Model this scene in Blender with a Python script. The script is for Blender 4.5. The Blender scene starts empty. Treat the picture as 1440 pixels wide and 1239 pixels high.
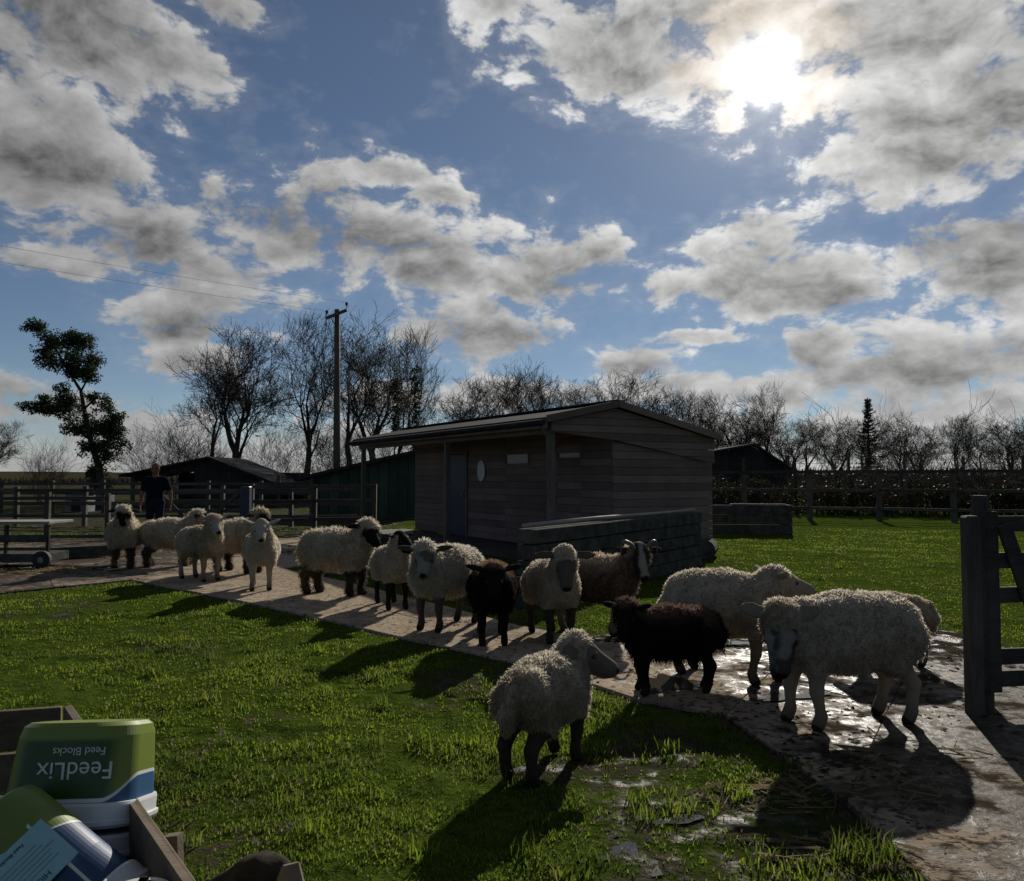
import bpy, math, random
import numpy as np
from mathutils import Vector, Matrix, noise as mnoise

random.seed(7)
RNG = np.random.default_rng(7)
scene = bpy.context.scene
COL = scene.collection

# ------------------------------------------------------------------ camera
F, CX, CY, HOR, CAMH = 1150.0, 720.0, 619.5, 672.0, 1.5      # photo pixels
PITCH = math.atan((HOR - CY) / F)
cam_d = bpy.data.cameras.new("camera")
cam_d.sensor_width = 36.0
cam_d.lens = F / 1440.0 * 36.0
cam_d.clip_start = 0.05
cam_d.clip_end = 5000.0
cam = bpy.data.objects.new("camera", cam_d)
cam.location = (0, 0, CAMH)
cam.rotation_euler = (math.pi / 2 + PITCH, 0, 0)
COL.objects.link(cam)
scene.camera = cam


def ray(px, py):
    x, u, f = px - CX, CY - py, F
    c, s = math.cos(PITCH), math.sin(PITCH)
    return Vector((x, f * c - u * s, u * c + f * s))


def at(px, py, z=0.0):
    """point of the plane at height z seen at a photo pixel"""
    d = ray(px, py)
    t = (z - CAMH) / d.z
    return Vector((d.x * t, d.y * t, z))


def atd(px, py, Y):
    """point at depth Y seen at a photo pixel"""
    d = ray(px, py)
    t = Y / d.y
    return Vector((d.x * t, Y, CAMH + d.z * t))


# ------------------------------------------------------------------ sun + sky
SUN = ray(1075, 100).normalized()
SUN_AZ = math.atan2(SUN.x, SUN.y)
SUN_EL = math.asin(SUN.z)
sun_d = bpy.data.lights.new("sun", 'SUN')
sun_d.energy = 5.0
sun_d.angle = math.radians(0.6)
sun_d.color = (1.0, 0.93, 0.82)
sun = bpy.data.objects.new("sun", sun_d)
sun.rotation_euler = SUN.to_track_quat('Z', 'Y').to_euler()
sun.location = (6, 20, 30)
COL.objects.link(sun)

scene.view_settings.view_transform = 'Standard'
scene.view_settings.look = 'None'
scene.view_settings.exposure = 0.0
scene.view_settings.gamma = 1.0
scene.cycles.max_bounces = 8
scene.cycles.transparent_max_bounces = 8
scene.cycles.use_denoising = True
scene.cycles.sample_clamp_indirect = 6.0


class NT:
    """small helper to write node trees as expressions"""

    def __init__(self, tree):
        self.t = tree
        tree.nodes.clear()

    def n(self, typ, **kw):
        nd = self.t.nodes.new(typ)
        for k, v in kw.items():
            if k.startswith('i_'):
                key = k[2:]
                key = int(key) if key.isdigit() else key.replace('_', ' ')
                self.set(nd.inputs[key], v)
            else:
                setattr(nd, k, v)
        return nd

    def set(self, sock, v):
        if isinstance(v, bpy.types.NodeSocket):
            self.t.links.new(v, sock)
        elif v is not None:
            sock.default_value = v

    def m(self, op, a, b=None, c=None, clamp=False):
        nd = self.t.nodes.new('ShaderNodeMath')
        nd.operation = op
        nd.use_clamp = clamp
        for i, v in enumerate((a, b, c)):
            self.set(nd.inputs[i], v)
        return nd.outputs[0]

    def vm(self, op, a, b=None, c=None):
        nd = self.t.nodes.new('ShaderNodeVectorMath')
        nd.operation = op
        for i, v in enumerate((a, b, c)):
            self.set(nd.inputs[i], v)
        return nd.outputs['Value'] if op in ('LENGTH', 'DOT_PRODUCT', 'DISTANCE') else nd.outputs[0]

    def ss(self, v, lo, hi, a=0.0, b=1.0):
        nd = self.t.nodes.new('ShaderNodeMapRange')
        nd.interpolation_type = 'SMOOTHSTEP'
        self.set(nd.inputs['Value'], v)
        self.set(nd.inputs['From Min'], lo)
        self.set(nd.inputs['From Max'], hi)
        self.set(nd.inputs['To Min'], a)
        self.set(nd.inputs['To Max'], b)
        return nd.outputs[0]

    def mix(self, f, a, b, mode='MIX'):
        nd = self.t.nodes.new('ShaderNodeMix')
        nd.data_type = 'RGBA'
        nd.blend_type = mode
        nd.clamp_factor = True
        self.set(nd.inputs[0], f)
        self.set(nd.inputs[6], a)
        self.set(nd.inputs[7], b)
        return nd.outputs[2]

    def noise(self, vec, scale, detail=4.0, rough=0.55, dist=0.0, dim='3D'):
        nd = self.t.nodes.new('ShaderNodeTexNoise')
        nd.noise_dimensions = dim
        self.set(nd.inputs['Vector'], vec)
        nd.inputs['Scale'].default_value = scale
        nd.inputs['Detail'].default_value = detail
        nd.inputs['Roughness'].default_value = rough
        nd.inputs['Distortion'].default_value = dist
        return nd.outputs[0]


def C(r, g=None, b=None):
    if g is None:
        g = b = r
    return (r, g, b, 1.0)


CLOUDS = [  # photo pixels: centre, half width, half height
    (125, 50, 172, 54), (20, 10, 110, 62), (270, 85, 75, 38), (330, 5, 60, 20),
    (60, 205, 105, 62), (135, 245, 70, 34), (15, 130, 50, 50), (40, 265, 50, 22),
    (200, 325, 120, 46), (90, 362, 90, 18), (300, 400, 78, 40), (262, 452, 75, 34), (300, 290, 60, 30),
    (430, 305, 100, 52), (520, 335, 120, 46), (620, 375, 90, 36), (450, 262, 45, 28), (545, 245, 75, 16), (610, 280, 50, 16),
    (800, 372, 105, 48), (850, 335, 50, 30), (930, 400, 48, 20), (720, 400, 60, 30),
    (690, 468, 112, 34), (610, 470, 62, 26), (775, 466, 42, 24), (690, 440, 30, 18),
    (1085, 380, 105, 50), (1060, 318, 60, 26), (1175, 395, 75, 34), (1000, 345, 30, 20),
    (850, 50, 130, 62), (1000, 25, 190, 62), (940, 110, 90, 40), (1250, 50, 210, 75), (1010, 140, 55, 30), (700, 8, 60, 18),
    (1330, 205, 150, 55), (1230, 262, 90, 34), (1410, 120, 90, 90), (1180, 235, 50, 22), (1120, 100, 80, 50), (1240, 150, 90, 50),
    (1375, 350, 110, 44), (1290, 345, 50, 34), (1420, 400, 55, 28),
    (895, 505, 65, 24), (980, 474, 62, 9), (1150, 488, 55, 34), (1290, 515, 140, 36), (1420, 500, 70, 30),
    (1090, 545, 170, 26), (960, 545, 120, 20), (1320, 575, 220, 30),
    (100, 575, 130, 24), (10, 560, 60, 30), (190, 605, 110, 30), (270, 510, 60, 20), (720, 560, 220, 18),
    (200, 650, 260, 22), (1000, 610, 320, 26), (560, 620, 200, 18),
]

DARKS = [  # the grey bases inside them
    (420, 318, 75, 28), (520, 350, 90, 22), (610, 392, 50, 14), (800, 388, 62, 30), (1075, 395, 75, 26), (1160, 415, 45, 14), (690, 482, 80, 18), (1330, 195, 95, 32), (1385, 325, 80, 26), (1400, 380, 50, 14),
    (95, 35, 100, 26), (960, 45, 120, 34), (850, 90, 60, 24), (1150, 495, 30, 18), (895, 512, 36, 10), (1290, 528, 90, 16), (60, 235, 60, 22), (215, 345, 60, 18), (270, 462, 45, 12), (1250, 40, 110, 30), (1410, 150, 50, 40),
]


def build_world():
    w = bpy.data.worlds.new("World")
    scene.world = w
    w.use_nodes = True
    t = NT(w.node_tree)
    out = t.n('ShaderNodeOutputWorld')
    tc = t.n('ShaderNodeTexCoord')
    D = tc.outputs['Generated']
    sky = t.n('ShaderNodeTexSky', sky_type='NISHITA')
    sky.sun_disc = False
    sky.sun_elevation = SUN_EL
    sky.sun_rotation = SUN_AZ
    sky.altitude = 50
    sky.air_density = 0.72
    sky.dust_density = 0.0
    sky.ozone_density = 1.6
    sep = t.n('ShaderNodeSeparateXYZ', i_0=D)
    X, Y, Z = sep.outputs
    az = t.m('ARCTAN2', X, Y)
    el = t.m('ARCSINE', Z)
    # domain warp for the billows
    wn = t.n('ShaderNodeTexNoise', i_Vector=D)
    wn.inputs['Scale'].default_value = 9.0
    wn.inputs['Detail'].default_value = 3.0
    warp = t.vm('MULTIPLY_ADD', wn.outputs['Color'], (0.075, 0.075, 0.05), (-0.0375, -0.0375, -0.025))
    P = t.vm('ADD', D, warp)
    comb = t.n('ShaderNodeCombineXYZ', i_0=az, i_1=el)
    Q = t.vm('ADD', comb.outputs[0], t.vm('MULTIPLY', warp, (0.75, 0.55, 0.0)))
    # forward scattering: clouds are brightest towards the sun
    mu = t.vm('DOT_PRODUCT', D, tuple(SUN))
    ang = t.m('ARCCOSINE', t.m('MINIMUM', mu, 0.99999))
    fwd = t.m('MULTIPLY_ADD', t.m('POWER', 2.718, t.m('MULTIPLY', ang, -1.6)), 0.78, 0.30)
    F2 = t.vm('MULTIPLY', Q, (1.0, 1.7, 0.0))
    n0 = t.noise(F2, 5.0, 2.0, 0.5, dim='2D')
    n1 = t.noise(F2, 16.0, 7.0, 0.62, dim='2D')

    def puff(vec):
        v = t.n('ShaderNodeTexVoronoi', i_Vector=vec)
        v.voronoi_dimensions = '2D'
        v.feature = 'F1'
        v.normalize = True
        v.inputs['Scale'].default_value = 13.0
        v.inputs['Detail'].default_value = 3.0
        v.inputs['Roughness'].default_value = 0.55
        v.inputs['Lacunarity'].default_value = 2.3
        return t.m('SUBTRACT', 1.0, t.m('MULTIPLY', v.outputs['Distance'], 1.9))
    v1 = puff(F2)
    v2 = puff(t.vm('ADD', F2, (0.008, 0.026, 0.0)))
    nn = t.m('MULTIPLY_ADD', t.m('SUBTRACT', n1, 0.5), 2.2, t.m('MULTIPLY', t.m('SUBTRACT', n0, 0.5), 1.3))
    relief = t.m('SUBTRACT', v1, v2)
    # away from the view broken cumulus goes on, thinned to lower the fill light
    gen = t.noise(t.vm('MULTIPLY', P, (1.0, 1.0, 1.9)), 3.2, 2.0, 0.5)
    gen = t.m('MULTIPLY_ADD', gen, 5.5, -3.0)
    off = t.m('MAXIMUM', t.ss(t.m('ABSOLUTE', az), 0.56, 0.75), t.ss(el, 0.52, 0.66))
    SKYK = 0.05
    skyc = t.vm('SCALE', sky.outputs[0], None)
    t.set(skyc.node.inputs['Scale'], SKYK)
    veil = t.m('MULTIPLY_ADD', n1, 0.9, 0.55)
    a2 = t.m('DIVIDE', ang, veil)
    g1 = t.m('MULTIPLY', t.m('POWER', 2.718, t.m('MULTIPLY', t.m('POWER', t.m('DIVIDE', a2, 0.0205), 2.0), -1.0)), 7.0)
    g2 = t.m('MULTIPLY', t.m('POWER', 2.718, t.m('DIVIDE', ang, -0.05)), 0.40)
    g3 = t.m('MULTIPLY', t.m('POWER', 2.718, t.m('DIVIDE', ang, -0.22)), 0.13)
    glow = t.m('ADD', t.m('ADD', g1, g2), g3)
    gc = t.vm('SCALE', (1.0, 0.97, 0.90), None)
    t.set(gc.node.inputs['Scale'], glow)

    def field(lst, grow_x, grow_y, soft):
        acc = None
        for (cx, cy, rx, ry) in lst:
            d = ray(cx, cy).normalized()
            a, e = math.atan2(d.x, d.y), math.asin(d.z)
            k = F / math.hypot(F, cx - CX)
            ix, iy = F / (rx * k * k * grow_x), F / (ry * grow_y)
            l = t.vm('LENGTH', t.vm('MULTIPLY_ADD', Q, (ix, iy, 0), (-a * ix, -e * iy, 0)))
            acc = l if acc is None else t.m('SMOOTH_MIN', acc, l, soft)
        return t.m('SUBTRACT', 1.0, acc)

    def air(f, dark):
        fs = t.m('MINIMUM', t.m('MAXIMUM', f, -1.0), 0.60)
        dens = t.m('ADD', t.m('MULTIPLY_ADD', t.m('SUBTRACT', v1, 0.45), 0.95, nn), t.m('SUBTRACT', fs, 0.02))
        cover = t.ss(dens, -0.14, 0.42)
        cover = t.m('MAXIMUM', cover, t.ss(dens, -0.7, 0.1, 0.0, 0.10))
        low = t.m('MULTIPLY', t.ss(el, 0.0, 0.085, 1.0, 0.0), t.m('MULTIPLY_ADD', n0, 0.8, 0.42))
        cover = t.m('MAXIMUM', cover, low)
        thick = t.m('ADD', t.m('MULTIPLY', nn, 0.22), t.m('MULTIPLY_ADD', t.m('SUBTRACT', v1, 0.45), 0.25, fs))
        core = t.m('MULTIPLY', t.ss(thick, 0.05, 0.70), 0.42)
        core = t.m('ADD', core, t.m('MULTIPLY', t.ss(t.m('ADD', dark, t.m('MULTIPLY', nn, 0.16)), -0.25, 0.65), 0.46))
        core = t.m('MULTIPLY', core, t.ss(el, 0.02, 0.12, 0.45, 1.0))
        lum = t.m('MULTIPLY_ADD', core, -0.78, 1.20)
        lum = t.m('MAXIMUM', t.m('ADD', lum, t.m('MULTIPLY', relief, 0.62)), 0.20)
        lum = t.m('MULTIPLY', t.m('MULTIPLY', lum, fwd), 0.66)
        cc = t.vm('SCALE', (0.985, 0.99, 0.985), None)
        t.set(cc.node.inputs['Scale'], lum)
        col = t.mix(cover, skyc, cc)
        ring = t.m('MULTIPLY', t.ss(a2, 0.028, 0.055), t.ss(a2, 0.07, 0.11, 1.0, 0.0))
        rc_ = t.vm('SCALE', (1.0, 0.62, 0.25), None)
        t.set(rc_.node.inputs['Scale'], t.m('MULTIPLY', ring, t.m('MULTIPLY', cover, 0.16)))
        bg = t.n('ShaderNodeBackground', i_Color=t.vm('ADD', t.vm('ADD', col, gc), rc_))
        bg.inputs['Strength'].default_value = 1.0
        return bg.outputs[0]
    inv = t.m('SUBTRACT', 1.0, off)
    sect = []
    for x0, x1 in ((-400, 360), (360, 720), (720, 1080), (1080, 1900)):
        cl = [c for c in CLOUDS if c[0] + c[2] * 1.7 + 70 > x0 and c[0] - c[2] * 1.7 - 70 < x1]
        dl = [c for c in DARKS if c[0] + c[2] * 1.9 + 70 > x0 and c[0] - c[2] * 1.9 - 70 < x1]
        f = t.m('ADD', t.m('MULTIPLY', field(cl, 1.25, 1.38, 0.35), inv), t.m('MULTIPLY', gen, off))
        dk = t.m('ADD', t.m('MULTIPLY', field(dl, 1.75, 1.9, 0.3), inv), t.m('MULTIPLY', t.m('SUBTRACT', gen, 0.35), off))
        sect.append(air(f, dk))
    beyond = air(gen, t.m('SUBTRACT', gen, 0.35))

    def choose(cond, no, yes):
        return t.n('ShaderNodeMixShader', i_0=cond, i_1=no, i_2=yes).outputs[0]
    azp = lambda px: math.atan2(px - CX, F)
    left = choose(t.m('GREATER_THAN', az, azp(360)), sect[0], sect[1])
    right = choose(t.m('GREATER_THAN', az, azp(1080)), sect[2], sect[3])
    view = choose(t.m('GREATER_THAN', az, azp(720)), left, right)
    full = choose(t.m('GREATER_THAN', off, 0.999), view, beyond)
    t.t.links.new(full, out.inputs[0])
    w.cycles.sampling_method = 'MANUAL'
    w.cycles.sample_map_resolution = 512


build_world()

# ------------------------------------------------------------------ materials
MATS = {}


def mat(name, fn):
    if name not in MATS:
        m = bpy.data.materials.new(name)
        m.use_nodes = True
        t = NT(m.node_tree)
        out = t.n('ShaderNodeOutputMaterial')
        sh = fn(t)
        t.t.links.new(sh, out.inputs[0])
        MATS[name] = m
    return MATS[name]


def pbsdf(t, col, rough=0.8, bump=None, bstr=0.3, bdist=0.01, spec=0.3, **kw):
    p = t.n('ShaderNodeBsdfPrincipled')
    t.set(p.inputs['Base Color'], col)
    t.set(p.inputs['Roughness'], rough)
    t.set(p.inputs['Specular IOR Level'], spec)
    for k, v in kw.items():
        t.set(p.inputs[k.replace('_', ' ')], v)
    if bump is not None:
        b = t.n('ShaderNodeBump', i_Height=bump)
        t.set(b.inputs['Strength'], bstr)
        t.set(b.inputs['Distance'], bdist)
        t.t.links.new(b.outputs[0], p.inputs['Normal'])
    return p.outputs[0]


def wood(name, c1, c2, rough=0.85, sc=(3, 3, 30), spec=0.25):
    def fn(t):
        tc = t.n('ShaderNodeTexCoord')
        oi = t.n('ShaderNodeObjectInfo')
        v = t.vm('MULTIPLY_ADD', tc.outputs['Object'], sc, oi.outputs['Location'])
        n = t.noise(v, 2.0, 6.0, 0.65, 0.6)
        n2 = t.noise(tc.outputs['Object'], 1.3, 3.0)
        f = t.m('MULTIPLY_ADD', n2, 0.6, t.m('MULTIPLY', n, 0.6))
        f = t.ss(f, 0.35, 0.85)
        c = t.mix(f, C(*c1), C(*c2))
        rv = t.m('MULTIPLY_ADD', oi.outputs['Random'], 0.5, 0.75)
        c = t.mix(1.0, c, t.n('ShaderNodeCombineColor', i_0=rv, i_1=rv, i_2=rv).outputs[0], 'MULTIPLY')
        return pbsdf(t, c, rough, n, 0.5, 0.006, spec)
    return mat(name, fn)


def plain(name, c, rough=0.6, var=0.25, nscale=6.0, bump=0.15, spec=0.4, **kw):
    def fn(t):
        tc = t.n('ShaderNodeTexCoord')
        n = t.noise(tc.outputs['Object'], nscale, 6.0, 0.6)
        d = tuple(x * (1 - var) for x in c)
        e = tuple(min(1, x * (1 + var)) for x in c)
        col = t.mix(t.ss(n, 0.3, 0.7), C(*d), C(*e))
        return pbsdf(t, col, rough, n, bump, 0.005, spec, **kw)
    return mat(name, fn)


M_POST = wood('weathered_dark_timber', (0.040, 0.036, 0.031), (0.115, 0.104, 0.090), sc=(14, 14, 2))
M_RAIL = wood('weathered_rail_timber', (0.030, 0.028, 0.025), (0.090, 0.083, 0.074), sc=(2, 14, 14))
M_CLAD = wood('red_brown_cladding', (0.12, 0.092, 0.086), (0.20, 0.150, 0.138), sc=(2, 10, 14))
M_TRIM = wood('pale_trim_timber', (0.085, 0.078, 0.066), (0.15, 0.135, 0.115), sc=(8, 8, 2))
M_PALE = wood('pale_weathered_board', (0.17, 0.16, 0.145), (0.34, 0.325, 0.29), sc=(2, 12, 12))
M_CRATE = wood('crate_timber', (0.06, 0.047, 0.032), (0.17, 0.135, 0.092), sc=(2, 12, 12))
M_ROOF = plain('dark_felt_roof', (0.030, 0.032, 0.036), 1.0, 0.35, 5.0, 0.3, 0.03)
M_BLUE = plain('dark_blue_paint', (0.016, 0.030, 0.060), 0.45, 0.2)
M_WHITE = plain('white_plastic', (0.62, 0.63, 0.64), 0.35, 0.06, 5.0, 0.03)
M_SIGN = plain('white_paint', (0.50, 0.52, 0.54), 0.5, 0.08)
M_GLASS = mat('window_glass', lambda t: pbsdf(t, C(0.13, 0.15, 0.16), 0.2, spec=0.6))
M_GREENWALL = wood('dark_green_boards', (0.022, 0.042, 0.030), (0.045, 0.075, 0.055), sc=(10, 10, 2))
M_RUBBER = plain('black_rubber', (0.02, 0.02, 0.02), 0.8, 0.2)
M_METAL = plain('dull_galvanised_metal', (0.20, 0.21, 0.22), 0.6, 0.2, 8, 0.1, 0.5, Metallic=0.7)
M_BARK = plain('tree_bark', (0.050, 0.043, 0.036), 0.95, 0.4, 4.0, 0.4, 0.1)
M_TWIG = plain('bare_twigs', (0.055, 0.046, 0.038), 0.95, 0.3, 2.0, 0.0, 0.1)
M_WIRE = plain('overhead_wire', (0.03, 0.03, 0.03), 0.6, 0.1)
M_BUND = plain('stacked_dark_sleepers', (0.066, 0.065, 0.060), 1.0, 0.4, 6.0, 0.4, 0.04)


def leafmat(name, c1, c2, tr=0.3, rough=0.6):
    def fn(t):
        g = t.n('ShaderNodeNewGeometry')
        n = t.noise(g.outputs['Position'], 3.0, 3.0)
        c = t.mix(t.m('MULTIPLY_ADD', g.outputs['Random Per Island'], 0.7, t.m('MULTIPLY', n, 0.4)), C(*c1), C(*c2))
        d = pbsdf(t, c, rough, spec=0.04)
        tl = t.n('ShaderNodeBsdfTranslucent', i_Color=c)
        mx = t.n('ShaderNodeMixShader', i_0=tr, i_1=d, i_2=tl.outputs[0])
        return mx.outputs[0]
    return mat(name, fn)


M_LEAF = leafmat('evergreen_leaf', (0.018, 0.034, 0.016), (0.05, 0.075, 0.035), 0.25)
M_CONIF = leafmat('conifer_needles', (0.012, 0.025, 0.014), (0.03, 0.045, 0.025), 0.15)
def grass_fn(t):
    g = t.n('ShaderNodeNewGeometry')
    P = g.outputs['Position']
    rnd = g.outputs['Random Per Island']
    n = t.noise(P, 0.9, 4.0, 0.6)
    n2 = t.noise(P, 4.5, 3.0, 0.6)
    c = t.mix(rnd, C(0.068, 0.125, 0.012), C(0.20, 0.255, 0.025))
    c = t.mix(t.ss(n, 0.42, 0.66), c, C(0.044, 0.074, 0.014))
    c = t.mix(t.ss(n2, 0.5, 0.72, 0.0, 0.7), c, C(0.165, 0.175, 0.030))
    c = t.mix(t.m('GREATER_THAN', rnd, 0.93), c, C(0.17, 0.145, 0.075))
    d = pbsdf(t, c, 0.6, spec=0.10)
    tl = t.n('ShaderNodeBsdfTranslucent', i_Color=c)
    return t.n('ShaderNodeMixShader', i_0=0.66, i_1=d, i_2=tl.outputs[0]).outputs[0]


M_GRASS = mat('grass_blades', grass_fn)
M_STRAW = leafmat('loose_straw', (0.13, 0.10, 0.05), (0.27, 0.22, 0.13), 0.3)


def ground_fn(t):
    g = t.n('ShaderNodeNewGeometry')
    P = g.outputs['Position']
    a = t.n('ShaderNodeAttribute', attribute_name='mud')
    mud = a.outputs['Fac']
    n1 = t.noise(P, 1.1, 6.0, 0.6)
    n2 = t.noise(P, 9.0, 6.0, 0.65)
    n3 = t.noise(P, 45.0, 4.0, 0.6)
    gr = t.mix(t.ss(n2, 0.35, 0.65), C(0.022, 0.038, 0.006), C(0.060, 0.092, 0.011))
    gr = t.mix(t.ss(n1, 0.4, 0.7), gr, C(0.048, 0.066, 0.012))
    gr = t.mix(t.ss(n3, 0.55, 0.8, 0, 0.6), gr, C(0.09, 0.11, 0.025))
    fd = t.vm('LENGTH', P)
    gr = t.mix(t.ss(fd, 60.0, 75.0, 0.0, 0.85), gr, C(0.045, 0.038, 0.028))
    so = t.mix(t.ss(n2, 0.3, 0.7), C(0.020, 0.017, 0.013), C(0.060, 0.050, 0.038))
    mm = t.m('ADD', mud, t.m('MULTIPLY', t.m('SUBTRACT', n2, 0.5), 1.4))
    mm = t.m('ADD', mm, t.m('MULTIPLY', t.m('SUBTRACT', n1, 0.5), 0.8))
    ms = t.ss(mm, 0.38, 0.62)
    c = t.mix(ms, gr, so)
    wet = t.m('MULTIPLY', t.m('MULTIPLY', ms, t.ss(mud, 0.36, 0.54)), t.ss(t.noise(P, 5.0, 4.0), 0.50, 0.64))
    r = t.m('MULTIPLY_ADD', wet, -0.5, 0.95)
    h = t.m('ADD', t.m('MULTIPLY', n2, 1.0), t.m('MULTIPLY', n3, 0.5))
    return pbsdf(t, c, r, h, 0.9, 0.035, t.m('MULTIPLY', wet, 0.16))


M_GROUND = mat('pasture', ground_fn)


def concrete_fn(t):
    g = t.n('ShaderNodeNewGeometry')
    P = g.outputs['Position']
    oi = t.n('ShaderNodeObjectInfo')
    sp = t.n('ShaderNodeSeparateXYZ', i_0=P)
    n1 = t.noise(P, 1.6, 6.0, 0.62)
    n2 = t.noise(P, 14.0, 6.0, 0.65)
    n3 = t.noise(P, 70.0, 4.0, 0.6)
    c = t.mix(t.ss(n2, 0.3, 0.72), C(0.25, 0.200, 0.145), C(0.41, 0.335, 0.25))
    c = t.mix(t.ss(n1, 0.5, 0.75, 0, 0.55), c, C(0.13, 0.10, 0.075))
    rv = t.m('MULTIPLY_ADD', oi.outputs['Random'], 0.3, 0.85)
    c = t.mix(1.0, c, t.n('ShaderNodeCombineColor', i_0=rv, i_1=rv, i_2=rv).outputs[0], 'MULTIPLY')
    # trodden mud: more of it towards the gateway
    near = t.ss(sp.outputs[0], 0.5, 2.4)
    left = t.ss(sp.outputs[0], -6.5, -4.2, 1.0, 0.0)
    mudm = t.m('MULTIPLY_ADD', t.m('MAXIMUM', near, t.m('MULTIPLY', left, 0.9)), 0.22, t.m('ADD', t.m('MULTIPLY', n2, 0.55), t.m('MULTIPLY', n1, 0.5)))
    mudf = t.ss(mudm, 0.62, 0.74)
    clod = t.ss(t.m('MULTIPLY_ADD', near, 0.07, t.noise(P, 26.0, 3.0, 0.5)), 0.60, 0.66)
    mudf = t.m('MAXIMUM', mudf, t.m('MULTIPLY', clod, 0.9))
    c = t.mix(mudf, c, C(0.042, 0.033, 0.024))
    wet = t.ss(t.m('MULTIPLY_ADD', t.m('MAXIMUM', near, left), 0.13, t.noise(P, 2.7, 5.0, 0.6)), 0.52, 0.64)
    c = t.mix(t.m('MULTIPLY', wet, 0.45), c, C(0.06, 0.05, 0.04))
    r = t.m('SUBTRACT', 0.85, t.m('MULTIPLY', wet, t.ss(n2, 0.42, 0.62, 0.15, 0.5)))
    h = t.m('ADD', t.m('MULTIPLY', n2, 0.6), t.m('ADD', t.m('MULTIPLY', n3, 0.3), t.m('MULTIPLY', mudf, 0.8)))
    return pbsdf(t, c, r, h, t.m('MULTIPLY_ADD', wet, -0.3, 0.6), 0.018, t.m('MULTIPLY', wet, 0.05))


M_CONC = mat('worn_concrete', concrete_fn)


def water_fn(t):
    g = t.n('ShaderNodeNewGeometry')
    n = t.noise(g.outputs['Position'], 9.0, 3.0)
    return pbsdf(t, C(0.045, 0.037, 0.028), 0.06, n, 0.08, 0.01, 0.5)


M_WATER = mat('puddle_water', water_fn)


def wool_fn(tr):
    def fn(t):
        a = t.n('ShaderNodeAttribute', attribute_name='Col')
        g = t.n('ShaderNodeNewGeometry')
        n = t.noise(g.outputs['Position'], 38.0, 4.0, 0.6)
        n0 = t.noise(g.outputs['Position'], 7.0, 4.0, 0.6)
        v = t.m('MULTIPLY_ADD', n, 0.5, t.m('MULTIPLY_ADD', n0, 0.5, 0.5))
        c = t.mix(1.0, a.outputs['Color'], t.n('ShaderNodeCombineColor', i_0=v, i_1=v, i_2=v).outputs[0], 'MULTIPLY')
        d = pbsdf(t, c, 0.95, n, 0.5, 0.012, 0.05, Sheen_Weight=0.25 if tr > 0 else 0.0, Sheen_Roughness=0.35)
        if tr <= 0:
            return d
        tl = t.n('ShaderNodeBsdfTranslucent', i_Color=c)
        return t.n('ShaderNodeMixShader', i_0=tr, i_1=d, i_2=tl.outputs[0]).outputs[0]
    return fn


M_WOOL = mat('sheep_skin_and_wool', wool_fn(0.0))
M_LOCK = mat('wool_locks', wool_fn(0.68))
M_EYE = plain('dark_eye', (0.008, 0.006, 0.005), 0.15, 0.1)
M_HORN = plain('horn', (0.10, 0.085, 0.065), 0.5, 0.3, 20, 0.3)


# ------------------------------------------------------------------ mesh helpers
def tag(o, label=None, cat=None, group=None, kind=None):
    if label:
        o['label'] = label
    if cat:
        o['category'] = cat
    if group:
        o['group'] = group
    if kind:
        o['kind'] = kind
    return o


def empty(name, loc=(0, 0, 0), rz=0.0):
    o = bpy.data.objects.new(name, None)
    o.location = loc
    o.rotation_euler = (0, 0, rz)
    o.empty_display_size = 0.1
    COL.objects.link(o)
    return o


def link(name, me, m=None, parent=None, loc=None):
    if m is not None and not me.materials:
        me.materials.append(m)
    o = bpy.data.objects.new(name, me)
    COL.objects.link(o)
    if parent is not None:
        o.parent = parent
    if loc is not None:
        o.location = loc
    return o


def np_mesh(name, V, Fc, smooth=False):
    """V (n,3); Fc (m,k) one polygon size"""
    V = np.ascontiguousarray(V, dtype=np.float32)
    Fc = np.ascontiguousarray(Fc, dtype=np.int32)
    me = bpy.data.meshes.new(name)
    m, k = Fc.shape
    me.vertices.add(len(V))
    me.vertices.foreach_set('co', V.ravel())
    me.loops.add(m * k)
    me.loops.foreach_set('vertex_index', Fc.ravel())
    me.polygons.add(m)
    me.polygons.foreach_set('loop_start', np.arange(0, m * k, k, dtype=np.int32))
    me.polygons.foreach_set('loop_total', np.full(m, k, dtype=np.int32))
    if smooth:
        me.polygons.foreach_set('use_smooth', np.ones(m, dtype=bool))
    me.update(calc_edges=True)
    return me


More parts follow.
